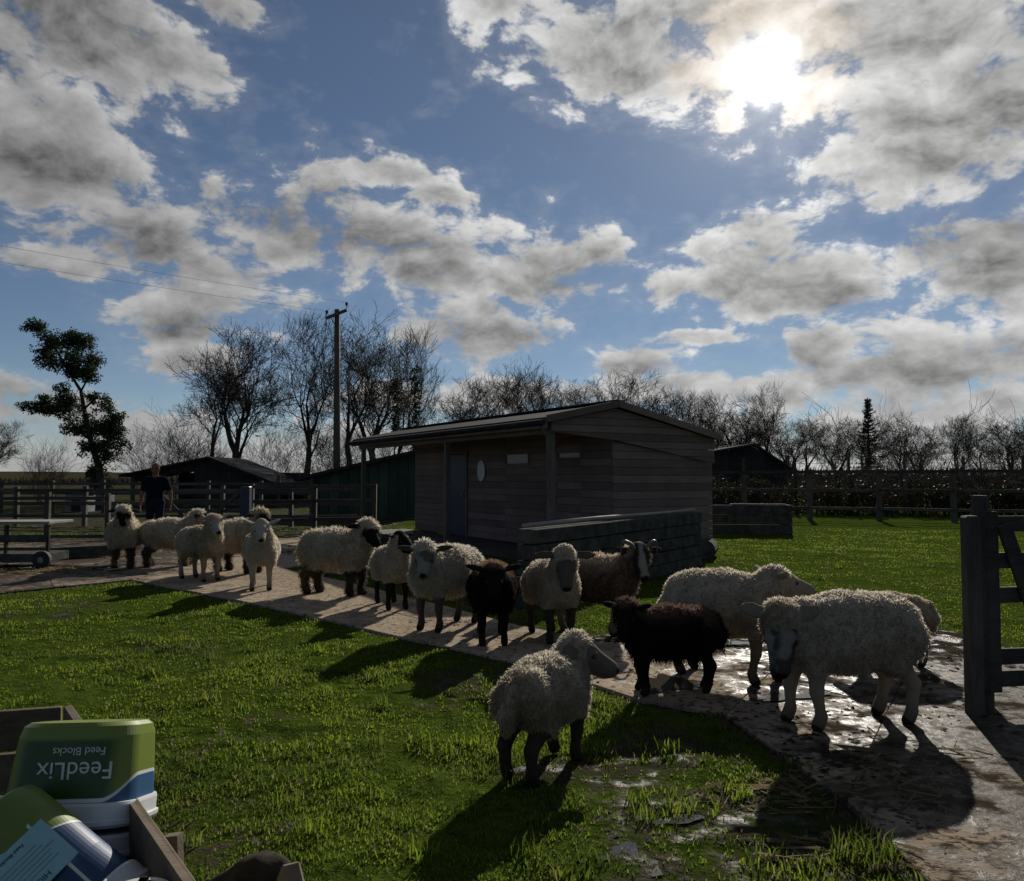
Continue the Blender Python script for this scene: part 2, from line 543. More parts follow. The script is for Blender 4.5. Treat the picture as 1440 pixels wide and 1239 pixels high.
class MB:
    """collects simple solids; build() links them as one mesh object"""

    def __init__(self):
        self.v, self.f = [], []

    def add(self, vs, fs):
        o = len(self.v)
        self.v += [tuple(v) for v in vs]
        self.f += [tuple(i + o for i in f) for f in fs]
        return self

    def box(self, c, s, R=None):
        vs = []
        for dz in (-.5, .5):
            for dy in (-.5, .5):
                for dx in (-.5, .5):
                    v = Vector((dx * s[0], dy * s[1], dz * s[2]))
                    if R is not None:
                        v = R @ v
                    vs.append(Vector(c) + v)
        return self.add(vs, [(0, 2, 3, 1), (4, 5, 7, 6), (0, 1, 5, 4), (2, 6, 7, 3), (0, 4, 6, 2), (1, 3, 7, 5)])

    def bar(self, a, b, w, h, up=(0, 0, 1), jit=0.0):
        """box from a to b, w across, h along up"""
        a, b = Vector(a), Vector(b)
        d = (b - a)
        L = d.length
        d.normalize()
        s = d.cross(Vector(up)).normalized()
        u = s.cross(d)
        vs = []
        for p in (a, b):
            for q in ((-1, -1), (1, -1), (1, 1), (-1, 1)):
                vs.append(p + s * q[0] * w / 2 + u * q[1] * h / 2 + Vector((0, 0, random.uniform(-jit, jit))))
        return self.add(vs, [(3, 2, 1, 0), (4, 5, 6, 7), (0, 1, 5, 4), (1, 2, 6, 5), (2, 3, 7, 6), (3, 0, 4, 7)])

    def prism(self, pts, d):
        """polygon pts extruded by vector d"""
        n = len(pts)
        d = Vector(d)
        a = [Vector(p) for p in pts]
        vs = a + [p + d for p in a]
        fs = [tuple(range(n))[::-1], tuple(range(n, 2 * n))]
        fs += [(i, (i + 1) % n, (i + 1) % n + n, i + n) for i in range(n)]
        return self.add(vs, fs)

    def tube(self, pts, rad, n=8, cap=True):
        pts = [Vector(p) for p in pts]
        rad = rad if isinstance(rad, (list, tuple)) else [rad] * len(pts)
        base = []
        ref = Vector((0, 0, 1))
        for i, p in enumerate(pts):
            d = (pts[min(i + 1, len(pts) - 1)] - pts[max(i - 1, 0)]).normalized()
            if abs(d.dot(ref)) > 0.95:
                ref = Vector((1, 0, 0))
            s = d.cross(ref).normalized()
            u = s.cross(d)
            base.append([p + (s * math.cos(k * 2 * math.pi / n) + u * math.sin(k * 2 * math.pi / n)) * rad[i] for k in range(n)])
        vs = [v for r in base for v in r]
        fs = []
        for i in range(len(pts) - 1):
            for k in range(n):
                fs.append((i * n + k, i * n + (k + 1) % n, (i + 1) * n + (k + 1) % n, (i + 1) * n + k))
        if cap:
            fs.append(tuple(range(n))[::-1])
            fs.append(tuple(range((len(pts) - 1) * n, len(pts) * n)))
        return self.add(vs, fs)

    def build(self, name, m, parent=None, smooth=False, bevel=0.0):
        me = bpy.data.meshes.new(name)
        me.from_pydata(self.v, [], self.f)
        import bmesh
        bm = bmesh.new()
        bm.from_mesh(me)
        bmesh.ops.recalc_face_normals(bm, faces=bm.faces)
        if bevel > 0:
            bmesh.ops.bevel(bm, geom=[e for e in bm.edges], offset=bevel, segments=1, affect='EDGES')
        bm.to_mesh(me)
        bm.free()
        if smooth:
            for p in me.polygons:
                p.use_smooth = True
        return link(name, me, m, parent)


def vnoise(P, scale=1.0, seed=0):
    """numpy value noise, P (n,3) -> (n,) in 0..1"""
    P = np.asarray(P, dtype=np.float64) * scale + seed * 17.31
    i = np.floor(P).astype(np.int64)
    f = P - i
    f = f * f * (3 - 2 * f)

    def h(a, b, c):
        n = (a * 374761393 + b * 668265263 + c * 2147483647 + seed * 144665) & 0xFFFFFFFF
        n = ((n ^ (n >> 13)) * 1274126177) & 0xFFFFFFFF
        return ((n ^ (n >> 16)) & 0xFFFF) / 65535.0
    r = 0
    for dx in (0, 1):
        for dy in (0, 1):
            for dz in (0, 1):
                w = (f[:, 0] if dx else 1 - f[:, 0]) * (f[:, 1] if dy else 1 - f[:, 1]) * (f[:, 2] if dz else 1 - f[:, 2])
                r = r + w * h(i[:, 0] + dx, i[:, 1] + dy, i[:, 2] + dz)
    return r


def fbm(P, scale, oct=4, seed=0):
    r, a, tot = 0, 1.0, 0
    for k in range(oct):
        r = r + a * vnoise(P, scale * 2 ** k, seed + k)
        tot += a
        a *= 0.5
    return r / tot


def in_poly(x, y, poly):
    c = np.zeros(x.shape, bool)
    n = len(poly)
    for i in range(n):
        x0, y0 = poly[i][0], poly[i][1]
        x1, y1 = poly[(i + 1) % n][0], poly[(i + 1) % n][1]
        if y0 == y1:
            continue
        k = ((y0 > y) != (y1 > y)) & (x < (x1 - x0) * (y - y0) / (y1 - y0) + x0)
        c ^= k
    return c


def poly_dist(x, y, poly):
    """signed distance, negative inside"""
    d = np.full(x.shape, 1e9)
    n = len(poly)
    for i in range(n):
        ax, ay = poly[i][0], poly[i][1]
        bx, by = poly[(i + 1) % n][0], poly[(i + 1) % n][1]
        dx, dy = bx - ax, by - ay
        t = np.clip(((x - ax) * dx + (y - ay) * dy) / (dx * dx + dy * dy + 1e-12), 0, 1)
        d = np.minimum(d, np.hypot(x - ax - t * dx, y - ay - t * dy))
    return np.where(in_poly(x, y, poly), -d, d)


# ------------------------------------------------------------------ ground plan (traced on the ground plane)
G = lambda *pts: [tuple(at(px, py))[:2] for px, py in pts]
NEAR_E = G((185, 817), (320, 843), (440, 869), (560, 897), (660, 919), (770, 944), (900, 987), (1020, 1008))
FAR_E = G((395, 800), (470, 816), (560, 838), (640, 858), (730, 882), (850, 905), (1000, 912), (1120, 915))
PATH = NEAR_E + FAR_E[::-1]
JUNC = G((1020, 1008), (1095, 1060), (1190, 1130), (1255, 1195)) + [(1.50, 2.2), (4.6, 2.2), (4.6, 6.9)] + G((1335, 922), (1120, 915))
YARD = G((-260, 862), (185, 817), (395, 800), (440, 790), (440, 757), (-260, 768))
HARD = [PATH, JUNC, YARD]
MUD = [G((830, 898), (1000, 905), (1345, 925), (1400, 905), (1250, 872), (1000, 880)), ]
MUDS = [G((820, 1130), (1120, 1085), (1240, 1190), (1120, 1300), (860, 1300)), G((690, 1075), (830, 1050), (900, 1010), (1060, 1060), (900, 1120), (720, 1120))]


def hard_dist(x, y):
    d = poly_dist(x, y, HARD[0])
    for p in HARD[1:]:
        d = np.minimum(d, poly_dist(x, y, p))
    return d


def mud_field(x, y):
    m = np.clip(0.75 - poly_dist(x, y, MUD[0]) / 0.5, 0, 1.0) * 0.9
    for p in MUDS:
        m = np.maximum(m, np.clip(0.40 - poly_dist(x, y, p) / 0.9, 0, 0.56))
    hd = hard_dist(x, y)
    m = np.maximum(m, np.clip(0.72 - hd / 0.28, 0, 0.8))
    # bare patches in the turf
    for (px, py, r) in ((88, 868, .28), (360, 928, .16), (1180, 1105, .35)):
        q = at(px, py)
        m = np.maximum(m, np.clip(1.0 - np.hypot(x - q.x, (y - q.y)) / r, 0, 1) * 0.9)
    pn = fbm(np.stack([x, y, np.zeros_like(x)], 1), 0.8, 3, 33)
    m = np.maximum(m, np.clip((pn - 0.61) * 5, 0, 0.44) * (y < 20) * (x < 2.2))
    m = np.maximum(m, np.clip((y - 15.0) / 3.0, 0, 1) * np.clip((-2.5 - x) / 1.5, 0, 1) * np.clip((75 - y) / 20, 0, 1) * (0.30 + 0.5 * pn))
    # trampled earth round the cabin
    cab = [(-4.2, 21.5), (0.6, 13.2), (0.0, 9.4), (-.3, 9.6), (-4.9, 20.0)]
    m = np.maximum(m, np.clip(0.7 - poly_dist(x, y, cab) / 1.0, 0, 0.85))
    return m


def ground_z(x, y):
    P = np.stack([x, y, np.zeros_like(x)], 1)
    hd = hard_dist(x, y)
    z = (fbm(P, 0.55, 3, 3) - 0.5) * 0.10 + (vnoise(P, 3.5, 5) - 0.5) * 0.035 + (vnoise(P, 9.0, 6) - 0.5) * 0.022
    z = z * np.clip(hd / 0.5, 0.0, 1.0)
    z = np.where(hd < 0.0, -0.012, z)
    far = np.hypot(x, y)
    z = np.where(far > 30, z * 0.4, z)
    # low rise of the land on the horizon
    z = z + np.clip((far - 150) / 450, 0, 1) ** 1.5 * (2.5 + 3.0 * np.clip(-x / 300, 0, 1))
    return z


def build_ground():
    n = 520
    u = np.linspace(-1, 1, n)
    gx = 3.0 * np.sinh(6.2 * u) / np.sinh(1.0) * 0.98
    gy = 3.0 * np.sinh(6.2 * u) / np.sinh(1.0) * 0.98 + 6.5
    XX, YY = np.meshgrid(gx, gy, indexing='ij')
    x, y = XX.ravel(), YY.ravel()
    z = ground_z(x, y)
    idx = np.arange(n * n).reshape(n, n)
    Fq = np.stack([idx[:-1, :-1], idx[1:, :-1], idx[1:, 1:], idx[:-1, 1:]], -1).reshape(-1, 4)
    me = np_mesh('pasture', np.stack([x, y, z], 1), Fq, True)
    a = me.attributes.new('mud', 'FLOAT', 'POINT')
    a.data.foreach_set('value', mud_field(x, y).astype(np.float32))
    o = link('pasture_ground', me, M_GROUND)
    tag(o, kind='structure')


build_ground()


# ---- concrete slabs
def shrink(poly, d):
    c = Vector((sum(p[0] for p in poly) / len(poly), sum(p[1] for p in poly) / len(poly)))
    r = []
    for p in poly:
        v = Vector(p[:2]) - c
        L = v.length
        v = v * ((L - d * 1.4) / L)
        r.append((c.x + v.x, c.y + v.y))
    return r


def slab(poly, parent, top=0.02, th=0.12):
    poly = shrink(poly, 0.002)
    top += random.uniform(-0.004, 0.004)
    mb = MB()
    mb.prism([(p[0], p[1], top - th) for p in poly], (0, 0, th))
    return mb.build('slab', M_CONC, parent, bevel=0.004)


def lerp2(a, b, t):
    return (a[0] + (b[0] - a[0]) * t, a[1] + (b[1] - a[1]) * t)


def strip(near, far, parent, splits):
    for i in range(len(near) - 1):
        k = splits[i] if isinstance(splits, list) else splits
        for j in range(k):
            a, b = lerp2(near[i], far[i], j / k), lerp2(near[i + 1], far[i + 1], j / k)
            c, d = lerp2(near[i + 1], far[i + 1], (j + 1) / k), lerp2(near[i], far[i], (j + 1) / k)
            slab([a, b, c, d], parent)


path = empty('path')
tag(path, kind='structure')
strip(NEAR_E, FAR_E, path, [2, 1, 2, 1, 2, 1, 2])
hs = empty('gateway_hardstanding')
tag(hs, kind='structure')
n_e = [NEAR_E[-1]] + G((1190, 1130)) + [(1.52, 3.2), (1.50, 2.2)]
f_e = [FAR_E[-1], (3.35, 6.9), (4.6, 5.6), (4.6, 3.6)]
strip(n_e[:2], f_e[:2], hs, 2)
strip([n_e[1], (1.5, 1.2)], [f_e[1], (4.6, 1.2)], hs, 2)
slab([f_e[1], (4.6, 1.2), (7.0, 1.2), (7.0, 6.9)], hs)
yd = empty('farm_yard')
tag(yd, kind='structure')
yn = G((-260, 862), (-60, 842), (75, 828), (185, 817), (300, 808), (395, 800), (440, 796))
yf = G((-260, 768), (-90, 765), (45, 762), (160, 760), (262, 759), (360, 758), (440, 757))
strip(yn, yf, yd, 3)


def blob_poly(cx, cy, rx, ry, rot, n=26, rough=0.35, seed=0):
    r = random.Random(seed)
    ph = [r.uniform(0, 6.28) for _ in range(5)]
    pts = []
    for i in range(n):
        a = i / n * 2 * math.pi
        k = 1 + rough * (0.5 * math.sin(2 * a + ph[0]) + 0.4 * math.sin(3 * a + ph[1]) + 0.35 * math.sin(5 * a + ph[2]) + 0.3 * math.sin(8 * a + ph[3]))
        x, y = rx * k * math.cos(a), ry * k * math.sin(a)
        pts.append((cx + x * math.cos(rot) - y * math.sin(rot), cy + x * math.sin(rot) + y * math.cos(rot)))
    return pts


PUD = [(942, 966, .20, .25, .3, .0265), (1005, 909, .30, .12, .1, .0265), (930, 1148, .12, .05, .3, .012), (885, 1215, .09, .06, .6, .012), (985, 1200, .14, .05, .2, .012),
       (860, 903, .16, .08, .2, .0265), (1110, 985, .26, .07, .35, .0265), (395, 770, .8, .35, .1, .0265), (90, 800, .9, .22, .2, .0265), (1040, 893, .3, .12, .1, .012)]
for i, (px, py, rx, ry, rot, z) in enumerate(PUD):
    q = at(px, py)
    if z < 0.02:
        z = float(ground_z(np.array([q.x]), np.array([q.y]))[0]) - 0.004
        rx, ry = rx * 1.3, ry * 1.7
    pts = blob_poly(q.x, q.y, rx, ry, rot, seed=i + 3, rough=0.5)
    mb = MB()
    mb.add([(p[0], p[1], z) for p in pts], [tuple(range(len(pts)))])
    o = mb.build('puddle', M_WATER)
    tag(o, kind='structure')


# ------------------------------------------------------------------ grass
def blades(name, x, y, z, h, w, lean, m, extra=None):
    n = len(x)
    a = RNG.uniform(0, 2 * np.pi, n)
    la = RNG.uniform(0, 2 * np.pi, n)
    dx, dy = np.cos(a) * w / 2, np.sin(a) * w / 2
    tx, ty = np.cos(la) * lean * h, np.sin(la) * lean * h
    V = np.empty((n, 5, 3), np.float32)
    V[:, 0] = np.stack([x - dx, y - dy, z - 0.01], 1)
    V[:, 1] = np.stack([x + dx, y + dy, z - 0.01], 1)
    V[:, 2] = np.stack([x + dx * .8 + tx * .35, y + dy * .8 + ty * .35, z + h * .6], 1)
    V[:, 3] = np.stack([x - dx * .8 + tx * .35, y - dy * .8 + ty * .35, z + h * .6], 1)
    V[:, 4] = np.stack([x + tx, y + ty, z + h * np.sqrt(np.maximum(0.1, 1 - lean * lean * .6))], 1)
    b = (np.arange(n) * 5)[:, None]
    T = np.concatenate([b + [0, 1, 2], b + [0, 2, 3], b + [3, 2, 4]], 1).reshape(-1, 3)
    me = np_mesh(name, V.reshape(-1, 3), T)
    return link(name, me, m)


def build_grass():
    N = 640000
    r = 1.6 * (26.0 / 1.6) ** RNG.uniform(0, 1, N) ** 0.82
    th = RNG.uniform(-0.86, 0.86, N)
    x, y = r * np.sin(th), r * np.cos(th)
    hd = hard_dist(x, y)
    md = mud_field(x, y)
    P = np.stack([x, y, np.zeros_like(x)], 1)
    clump = fbm(P, 2.6, 3, 11)
    dens = np.clip((clump - 0.30) * 3.0, 0.10, 1) * np.clip((fbm(P, 0.7, 3, 21) - 0.25) * 3.5, 0.35, 1) * np.clip(1.25 - md * 1.7, 0.05, 1)
    keep = (RNG.uniform(0, 1, N) < dens) & (hd > -0.07 * RNG.uniform(0, 1, N) ** 3)
    # no grass under the cabin and its stacks
    keep &= ~in_poly(x, y, [(-4.3, 22.3), (0.7, 13.8), (3.9, 15.8), (-1.2, 24.5)])
    x, y, r, clump, md = x[keep], y[keep], r[keep], clump[keep], md[keep]
    z = ground_z(x, y)
    h = (0.012 + 0.046 * np.clip(clump - 0.25, 0, 1) ** 1.5 * RNG.uniform(0.3, 1.7, len(x))) * (1 + 0.025 * r)
    h *= np.where(x > 2.0, 0.75, 1.0)
    w = np.clip(0.0028 + 0.00085 * r, 0.003, 0.02) * RNG.uniform(0.7, 1.4, len(x))
    o = blades('pasture_grass', x, y, z, h, w, RNG.uniform(0.3, 1.25, len(x)), M_GRASS)
    tag(o, 'short green pasture grass with darker tufts', 'grass', kind='stuff')
    # tall tussocks
    xs, ys, hs_ = [], [], []
    spots = [(1215, 1205, 170, .105, .13), (1090, 1215, 60, .06, .14), (830, 985, 120, .08, .10), (1335, 985, 160, .12, .15), (1330, 1010, 90, .10, .12), (1420, 1000, 160, .14, .2),
             (690, 1180, 60, .05, .1), (540, 965, 60, .055, .12), (1130, 1230, 60, .055, .12), (860, 1060, 90, .05, .2), (960, 1130, 90, .045, .2), (780, 1130, 80, .045, .15)]
    for _ in range(150):
        spots.append((random.uniform(-100, 1500), 700 + 560 * random.random() ** 0.7, 30, random.uniform(.05, .10), .07))
    for (px, py, n, hh, rr) in spots:
        q = at(px, py)
        a, rad = RNG.uniform(0, 6.28, n), rr * np.sqrt(RNG.uniform(0, 1, n))
        xs.append(q.x + rad * np.cos(a))
        ys.append(q.y + rad * np.sin(a))
        hs_.append(hh * RNG.uniform(.4, 1.1, n))
    x, y, h = map(np.concatenate, (xs, ys, hs_))
    k = (hard_dist(x, y) > -0.02) & (np.hypot(x, y) < 24)
    x, y, h = x[k], y[k], h[k]
    o = blades('grass_tussocks', x, y, ground_z(x, y), h, np.full(len(x), .005) + .0006 * np.hypot(x, y), RNG.uniform(.2, .8, len(x)), M_GRASS)
    tag(o, 'longer grass tussocks scattered over the pasture', 'grass', kind='stuff')
    # straw and trampled stalks
    xs, ys = [], []
    for (px, py, n, rr) in [(1200, 1110, 60, .45), (1080, 1120, 60, .4), (1170, 1200, 50, .3), (140, 783, 420, .7), (60, 805, 350, .7), (250, 775, 200, .6), (1280, 1060, 30, .4)]:
        q = at(px, py)
        a, rad = RNG.uniform(0, 6.28, n), rr * np.sqrt(RNG.uniform(0, 1, n))
        xs.append(q.x + rad * np.cos(a))
        ys.append(q.y + rad * np.sin(a) * .6)
    x, y = np.concatenate(xs), np.concatenate(ys)
    z = np.where(hard_dist(x, y) < 0, 0.03, ground_z(x, y) + 0.005)
    n = len(x)
    a = RNG.uniform(0, 6.28, n)
    L = RNG.uniform(.04, .11, n)
    ex, ey = np.cos(a) * L, np.sin(a) * L
    px_, py_ = -np.sin(a) * .0018, np.cos(a) * .0018
    V = np.stack([np.stack([x - ex - px_, y - ey - py_, z], 1), np.stack([x - ex + px_, y - ey + py_, z + .004], 1),
                  np.stack([x + ex + px_, y + ey + py_, z + RNG.uniform(0, .03, n)], 1), np.stack([x + ex - px_, y + ey - py_, z + RNG.uniform(0, .02, n)], 1)], 1)
    b = (np.arange(n) * 4)[:, None]
    me = np_mesh('loose_straw', V.reshape(-1, 3), b + [0, 1, 2, 3])
    tag(link('loose_straw', me, M_STRAW), 'loose straw trodden into the mud and yard', 'straw', kind='stuff')


build_grass()


def build_clods():
    """small lumps of mud on the slabs and in the gateway"""
    xs, ys, ss = [], [], []
    for (px, py, n, rx, ry, s) in [(1180, 1000, 200, 1.1, .8, .016), (1010, 905, 160, .7, .35, .02), (640, 878, 60, .35, .2, .013), (1350, 930, 160, .6, .4, .022), (1350, 1150, 60, .5, .9, .012),
                                   (880, 950, 60, .5, .4, .012), (500, 850, 50, 1.2, .6, .012), (60, 800, 200, 1.6, .5, .035), (410, 778, 90, .5, .4, .03), (950, 1150, 160, .6, .5, .016), (1130, 1080, 110, .7, .4, .016)]:
        q = at(px, py)
        xs.append(q.x + rx * RNG.normal(0, .5, n))
        ys.append(q.y + ry * RNG.normal(0, .5, n))
        ss.append(s * RNG.uniform(.35, 1.5, n))
    x, y, s = map(np.concatenate, (xs, ys, ss))
    z = np.where(hard_dist(x, y) < 0, 0.02, ground_z(x, y))
    n = len(x)
    dirs = np.array([[1, 0, 0], [.3, .95, 0], [-.8, .6, 0], [-.8, -.6, 0], [.3, -.95, 0], [0, 0, .6]])
    V = np.stack([x, y, z], 1)[:, None, :] + dirs[None] * s[:, None, None] * RNG.uniform(.35, 1.5, (n, 6, 1)) * np.stack([RNG.uniform(.6, 1.8, n), RNG.uniform(.6, 1.4, n), RNG.uniform(.4, .9, n)], 1)[:, None, :]
    b = (np.arange(n) * 6)[:, None]
    T = np.concatenate([b + [i, (i + 1) % 5, 5] for i in range(5)], 1).reshape(-1, 3)
    me = np_mesh('mud_clods', V.reshape(-1, 3), T)
    m = plain('dark_wet_mud', (0.030, 0.024, 0.018), 0.9, 0.4, 20, .3, .08)
    tag(link('mud_clods', me, m), 'small dark clods of mud trodden over the concrete', 'mud', kind='stuff')


build_clods()
#@@PART2
# ------------------------------------------------------------------ buildings
A0 = Vector((0.67, 14.0, 0))
E1 = Vector((-0.51, 0.86, 0)).normalized()      # along the eave, away from the camera
E2 = Vector((0.86, 0.51, 0)).normalized()       # across the gable
UP = Vector((0, 0, 1))


def cab(s, w, z):
    return A0 + E1 * s + E2 * w + UP * z


def clip_rows(poly, lo, hi):
    """part of a polygon [(u, z)] between two heights"""
    def half(pts, zc, keep_above):
        out = []
        for i in range(len(pts)):
            a, b = pts[i], pts[(i + 1) % len(pts)]
            ia = (a[1] >= zc) == keep_above or a[1] == zc
            ib = (b[1] >= zc) == keep_above or b[1] == zc
            if ia:
                out.append(a)
            if ia != ib:
                t = (zc - a[1]) / (b[1] - a[1])
                out.append((a[0] + (b[0] - a[0]) * t, zc))
        return out
    p = half(poly, lo, True)
    return half(p, hi, False) if len(p) > 2 else []


def boards(parent, polys, to3, thick_vec, m, z0, z1, h=0.145, gap=0.008, name='board'):
    z = z0
    while z < z1:
        for poly in polys:
            c = clip_rows(poly, z, min(z + h - gap, z1))
            if len(c) > 2:
                mb = MB()
                j = random.uniform(0, 0.006)
                tv = thick_vec
                mb.prism([to3(u, zz) + tv.normalized() * j for u, zz in c], tv)
                mb.build(name, m, parent)
        z += h


def build_cabin():
    t = empty('timber_cabin', A0)
    mw = Matrix.Translation(-A0)

    def fix(o):
        o.parent = t
        o.matrix_parent_inverse = mw
        return o
    before = set(bpy.data.objects)
    W0, W1, SL = 1.33, 3.72, 8.64
    WT = 2.72
    # wall cores (dark, behind the boards)
    core = MB()
    th = 0.06
    core.bar(cab(0.04, W0 + .06, 1.25), cab(SL - .04, W0 + .06, 1.25), th, 2.3)
    core.prism([cab(0.02, W0 + .10, 0), cab(0.02, W1 - .05, 0), cab(0.02, W1 - .05, 2.22), cab(0.02, W0 + .10, 2.72)], E1 * .06)
    core.bar(cab(SL - .05, W0 + .10, 1.1), cab(SL - .05, W1 - .05, 1.1), th, 2.2)
    core.bar(cab(0.1, W1 - .05, 1.1), cab(SL - .1, W1 - .05, 1.1), th, 2.2)
    core.build('wall', M_CLAD)
    door = (5.60, 6.65, 0.0, 2.10)
    w1 = (2.82, 3.80, 1.79, 2.02)
    w2 = (0.96, 1.75, 1.88, 2.00)
    # front wall boards, cut round the door and windows
    polys = []
    edges = [0, w2[0], w2[1], w1[0], w1[1], door[0], door[1], SL]
    for i in range(len(edges) - 1):
        a, b = edges[i], edges[i + 1]
        if i == 1:
            polys += [[(a, 0.12), (b, 0.12), (b, w2[2]), (a, w2[2])], [(a, w2[3]), (b, w2[3]), (b, 2.6), (a, 2.6)]]
        elif i == 3:
            polys += [[(a, 0.12), (b, 0.12), (b, w1[2]), (a, w1[2])], [(a, w1[3]), (b, w1[3]), (b, 2.6), (a, 2.6)]]
        elif i == 5:
            polys += [[(a, 2.1), (b, 2.1), (b, 2.6), (a, 2.6)]]
        else:
            polys += [[(a, 0.12), (b, 0.12), (b, 2.6), (a, 2.6)]]
    boards(None, polys, lambda u, z: cab(u, W0, z), -E2 * 0.022, M_CLAD, 0.12, 2.6)
    # gable wall and end wall
    boards(None, [[(W0 - .02, 0.1), (W1, 0.1), (W1, 1.80), (W0 - .02, 2.16)]], lambda u, z: cab(0, u, z), -E1 * 0.022, M_CLAD, 0.1, 2.2)
    boards(None, [[(W0, 0.1), (W1, 0.1), (W1, 2.2), (W0, 2.6)]], lambda u, z: cab(SL, u, z), E1 * 0.022, M_CLAD, 0.1, 2.6, h=.29)
    # overhanging gable panel
    boards(None, [[(-0.05, 2.29), (W0, 2.17), (W1, 1.78), (W1, 2.25), (W0, 2.74), (-0.05, 2.46)]],
           lambda u, z: cab(-0.06, u, z), -E1 * 0.03, M_CLAD, 1.78, 2.76, h=.13)
    # roof
    for (wa, za, wb, zb, nm) in ((-0.18, 2.47, W0, 2.79, 'roof'), (W0, 2.79, 3.80, 2.255, 'roof')):
        mb = MB()
        mb.prism([cab(-0.16, wa, za), cab(-0.16, wb, zb), cab(-0.16, wb, zb + .06), cab(-0.16, wa, za + .06)], E1 * (SL + .95))
        mb.build(nm, M_ROOF)
    mb = MB()
    mb.bar(cab(-0.2, W0, 2.87), cab(SL + .8, W0, 2.87), 0.22, 0.03)
    mb.build('ridge_cap', M_ROOF)
    mb = MB()
    mb.bar(cab(-0.17, -0.2, 2.42), cab(SL + .78, -0.2, 2.42), 0.03, 0.16)
    mb.build('fascia_board', M_CLAD)
    mb = MB()
    mb.tube([cab(-0.17, -0.27, 2.44), cab(SL + .78, -0.27, 2.42)], 0.05, 8)
    mb.build('gutter', M_ROOF)
    mb = MB()
    mb.bar(cab(-0.05, 0.02, 2.33), cab(SL + .7, 0.02, 2.33), 0.09, 0.14)
    mb.build('veranda_beam', M_TRIM)
    for wa, za, wb, zb in ((-0.2, 2.50, W0, 2.82), (W0, 2.82, 3.80, 2.285)):
        mb = MB()
        mb.bar(cab(-0.19, wa, za), cab(-0.19, wb, zb), 0.03, 0.12)
        mb.build('bargeboard', M_CLAD)
    for s in (0.05, 4.1, 9.15):
        mb = MB()
        mb.box(cab(s, 0.03, 1.13), (0.10, 0.10, 2.26), Matrix.Rotation(math.atan2(E1.y, E1.x), 3, 'Z'))
        mb.build('veranda_post', M_TRIM)
    mb = MB()
    mb.prism([cab(-0.02, -0.02, 0.0), cab(SL + .6, -0.02, 0.0), cab(SL + .6, W0 - .04, 0.0), cab(-0.02, W0 - .04, 0.0)], (0, 0, 0.1))
    mb.build('deck', M_POST)
    # drain pipe down the near post
    mb = MB()
    mb.tube([cab(-0.02, -0.22, 2.38), cab(-0.04, -0.1, 2.2), cab(-0.06, -0.08, 1.1)], 0.03, 8)
    mb.build('drain_pipe', M_TRIM)
    # door
    mb = MB()
    mb.bar(cab(door[0] + .05, W0 - .01, 1.08), cab(door[1] - .05, W0 - .01, 1.08), 0.05, 1.94)
    d = mb.build('door', M_BLUE)
    hnd = MB()
    hnd.bar(cab(door[0] + .14, W0 - .055, 1.08), cab(door[0] + .26, W0 - .055, 1.08), 0.03, 0.03)
    h = hnd.build('handle', M_METAL)
    h.parent = d
    for (a, b) in (((door[0], 0.1), (door[0], 2.12)), ((door[1], 0.1), (door[1], 2.12))):
        mb = MB()
        mb.box(cab(a[0], W0 - .03, 1.1), (0.08, 0.07, 2.02), Matrix.Rotation(math.atan2(E1.y, E1.x), 3, 'Z'))
        mb.build('door_frame', M_TRIM)
    for w in (w1, w2):
        mb = MB()
        mb.bar(cab(w[0], W0 - .005, (w[2] + w[3]) / 2), cab(w[1], W0 - .005, (w[2] + w[3]) / 2), 0.02, w[3] - w[2])
        g = mb.build('window', M_GLASS)
        fr = MB()
        for zz in (w[2], w[3]):
            fr.bar(cab(w[0] - .03, W0 - .03, zz), cab(w[1] + .03, W0 - .03, zz), 0.03, 0.035)
        for ss_ in (w[0], w[1]):
            fr.bar(cab(ss_, W0 - .032, w[2] + .02), cab(ss_, W0 - .032, w[3] - .02), 0.03, 0.035, up=tuple(E1))
        f_ = fr.build('frame', M_TRIM)
        f_.parent = g
    for o in set(bpy.data.objects) - before:
        if o.parent is None:
            fix(o)
    tag(t, 'red-brown timber cabin with blue door, veranda posts and low felt roof', 'cabin')
    # oval sign on the wall
    mb = MB()
    pts = [cab(4.85 + .18 * math.cos(a), W0 - .05, 1.66 + .24 * math.sin(a)) for a in [i * 2 * math.pi / 28 for i in range(28)]]
    mb.prism(pts, -E2 * 0.015)
    tag(mb.build('oval_sign', M_SIGN), 'white oval sign fixed to the cabin wall beside the blue door', 'sign')


build_cabin()


def sleeper_wall(name, a, b, h, n, th, label, cat, cap=True, lengths=2):
    a, b = Vector(a), Vector(b)
    t = empty(name, (a + b) / 2)
    inv = Matrix.Translation(-(a + b) / 2)
    ch = h / n
    d = (b - a)
    for i in range(n):
        cuts = [0, 1] if lengths == 1 else [0, 0.5 + (0.12 if i % 2 else -0.12), 1]
        for j in range(len(cuts) - 1):
            mb = MB()
            off = Vector((random.uniform(-.015, .015), random.uniform(-.015, .015), ch * (i + .5)))
            mb.bar(a + d * (cuts[j] + .002) + off, a + d * (cuts[j + 1] - .002) + off, th, ch - 0.012, jit=.006)
            o = mb.build('sleeper', M_BUND, t, bevel=.008)
            o.matrix_parent_inverse = inv
    tag(t, label, cat)
    return t


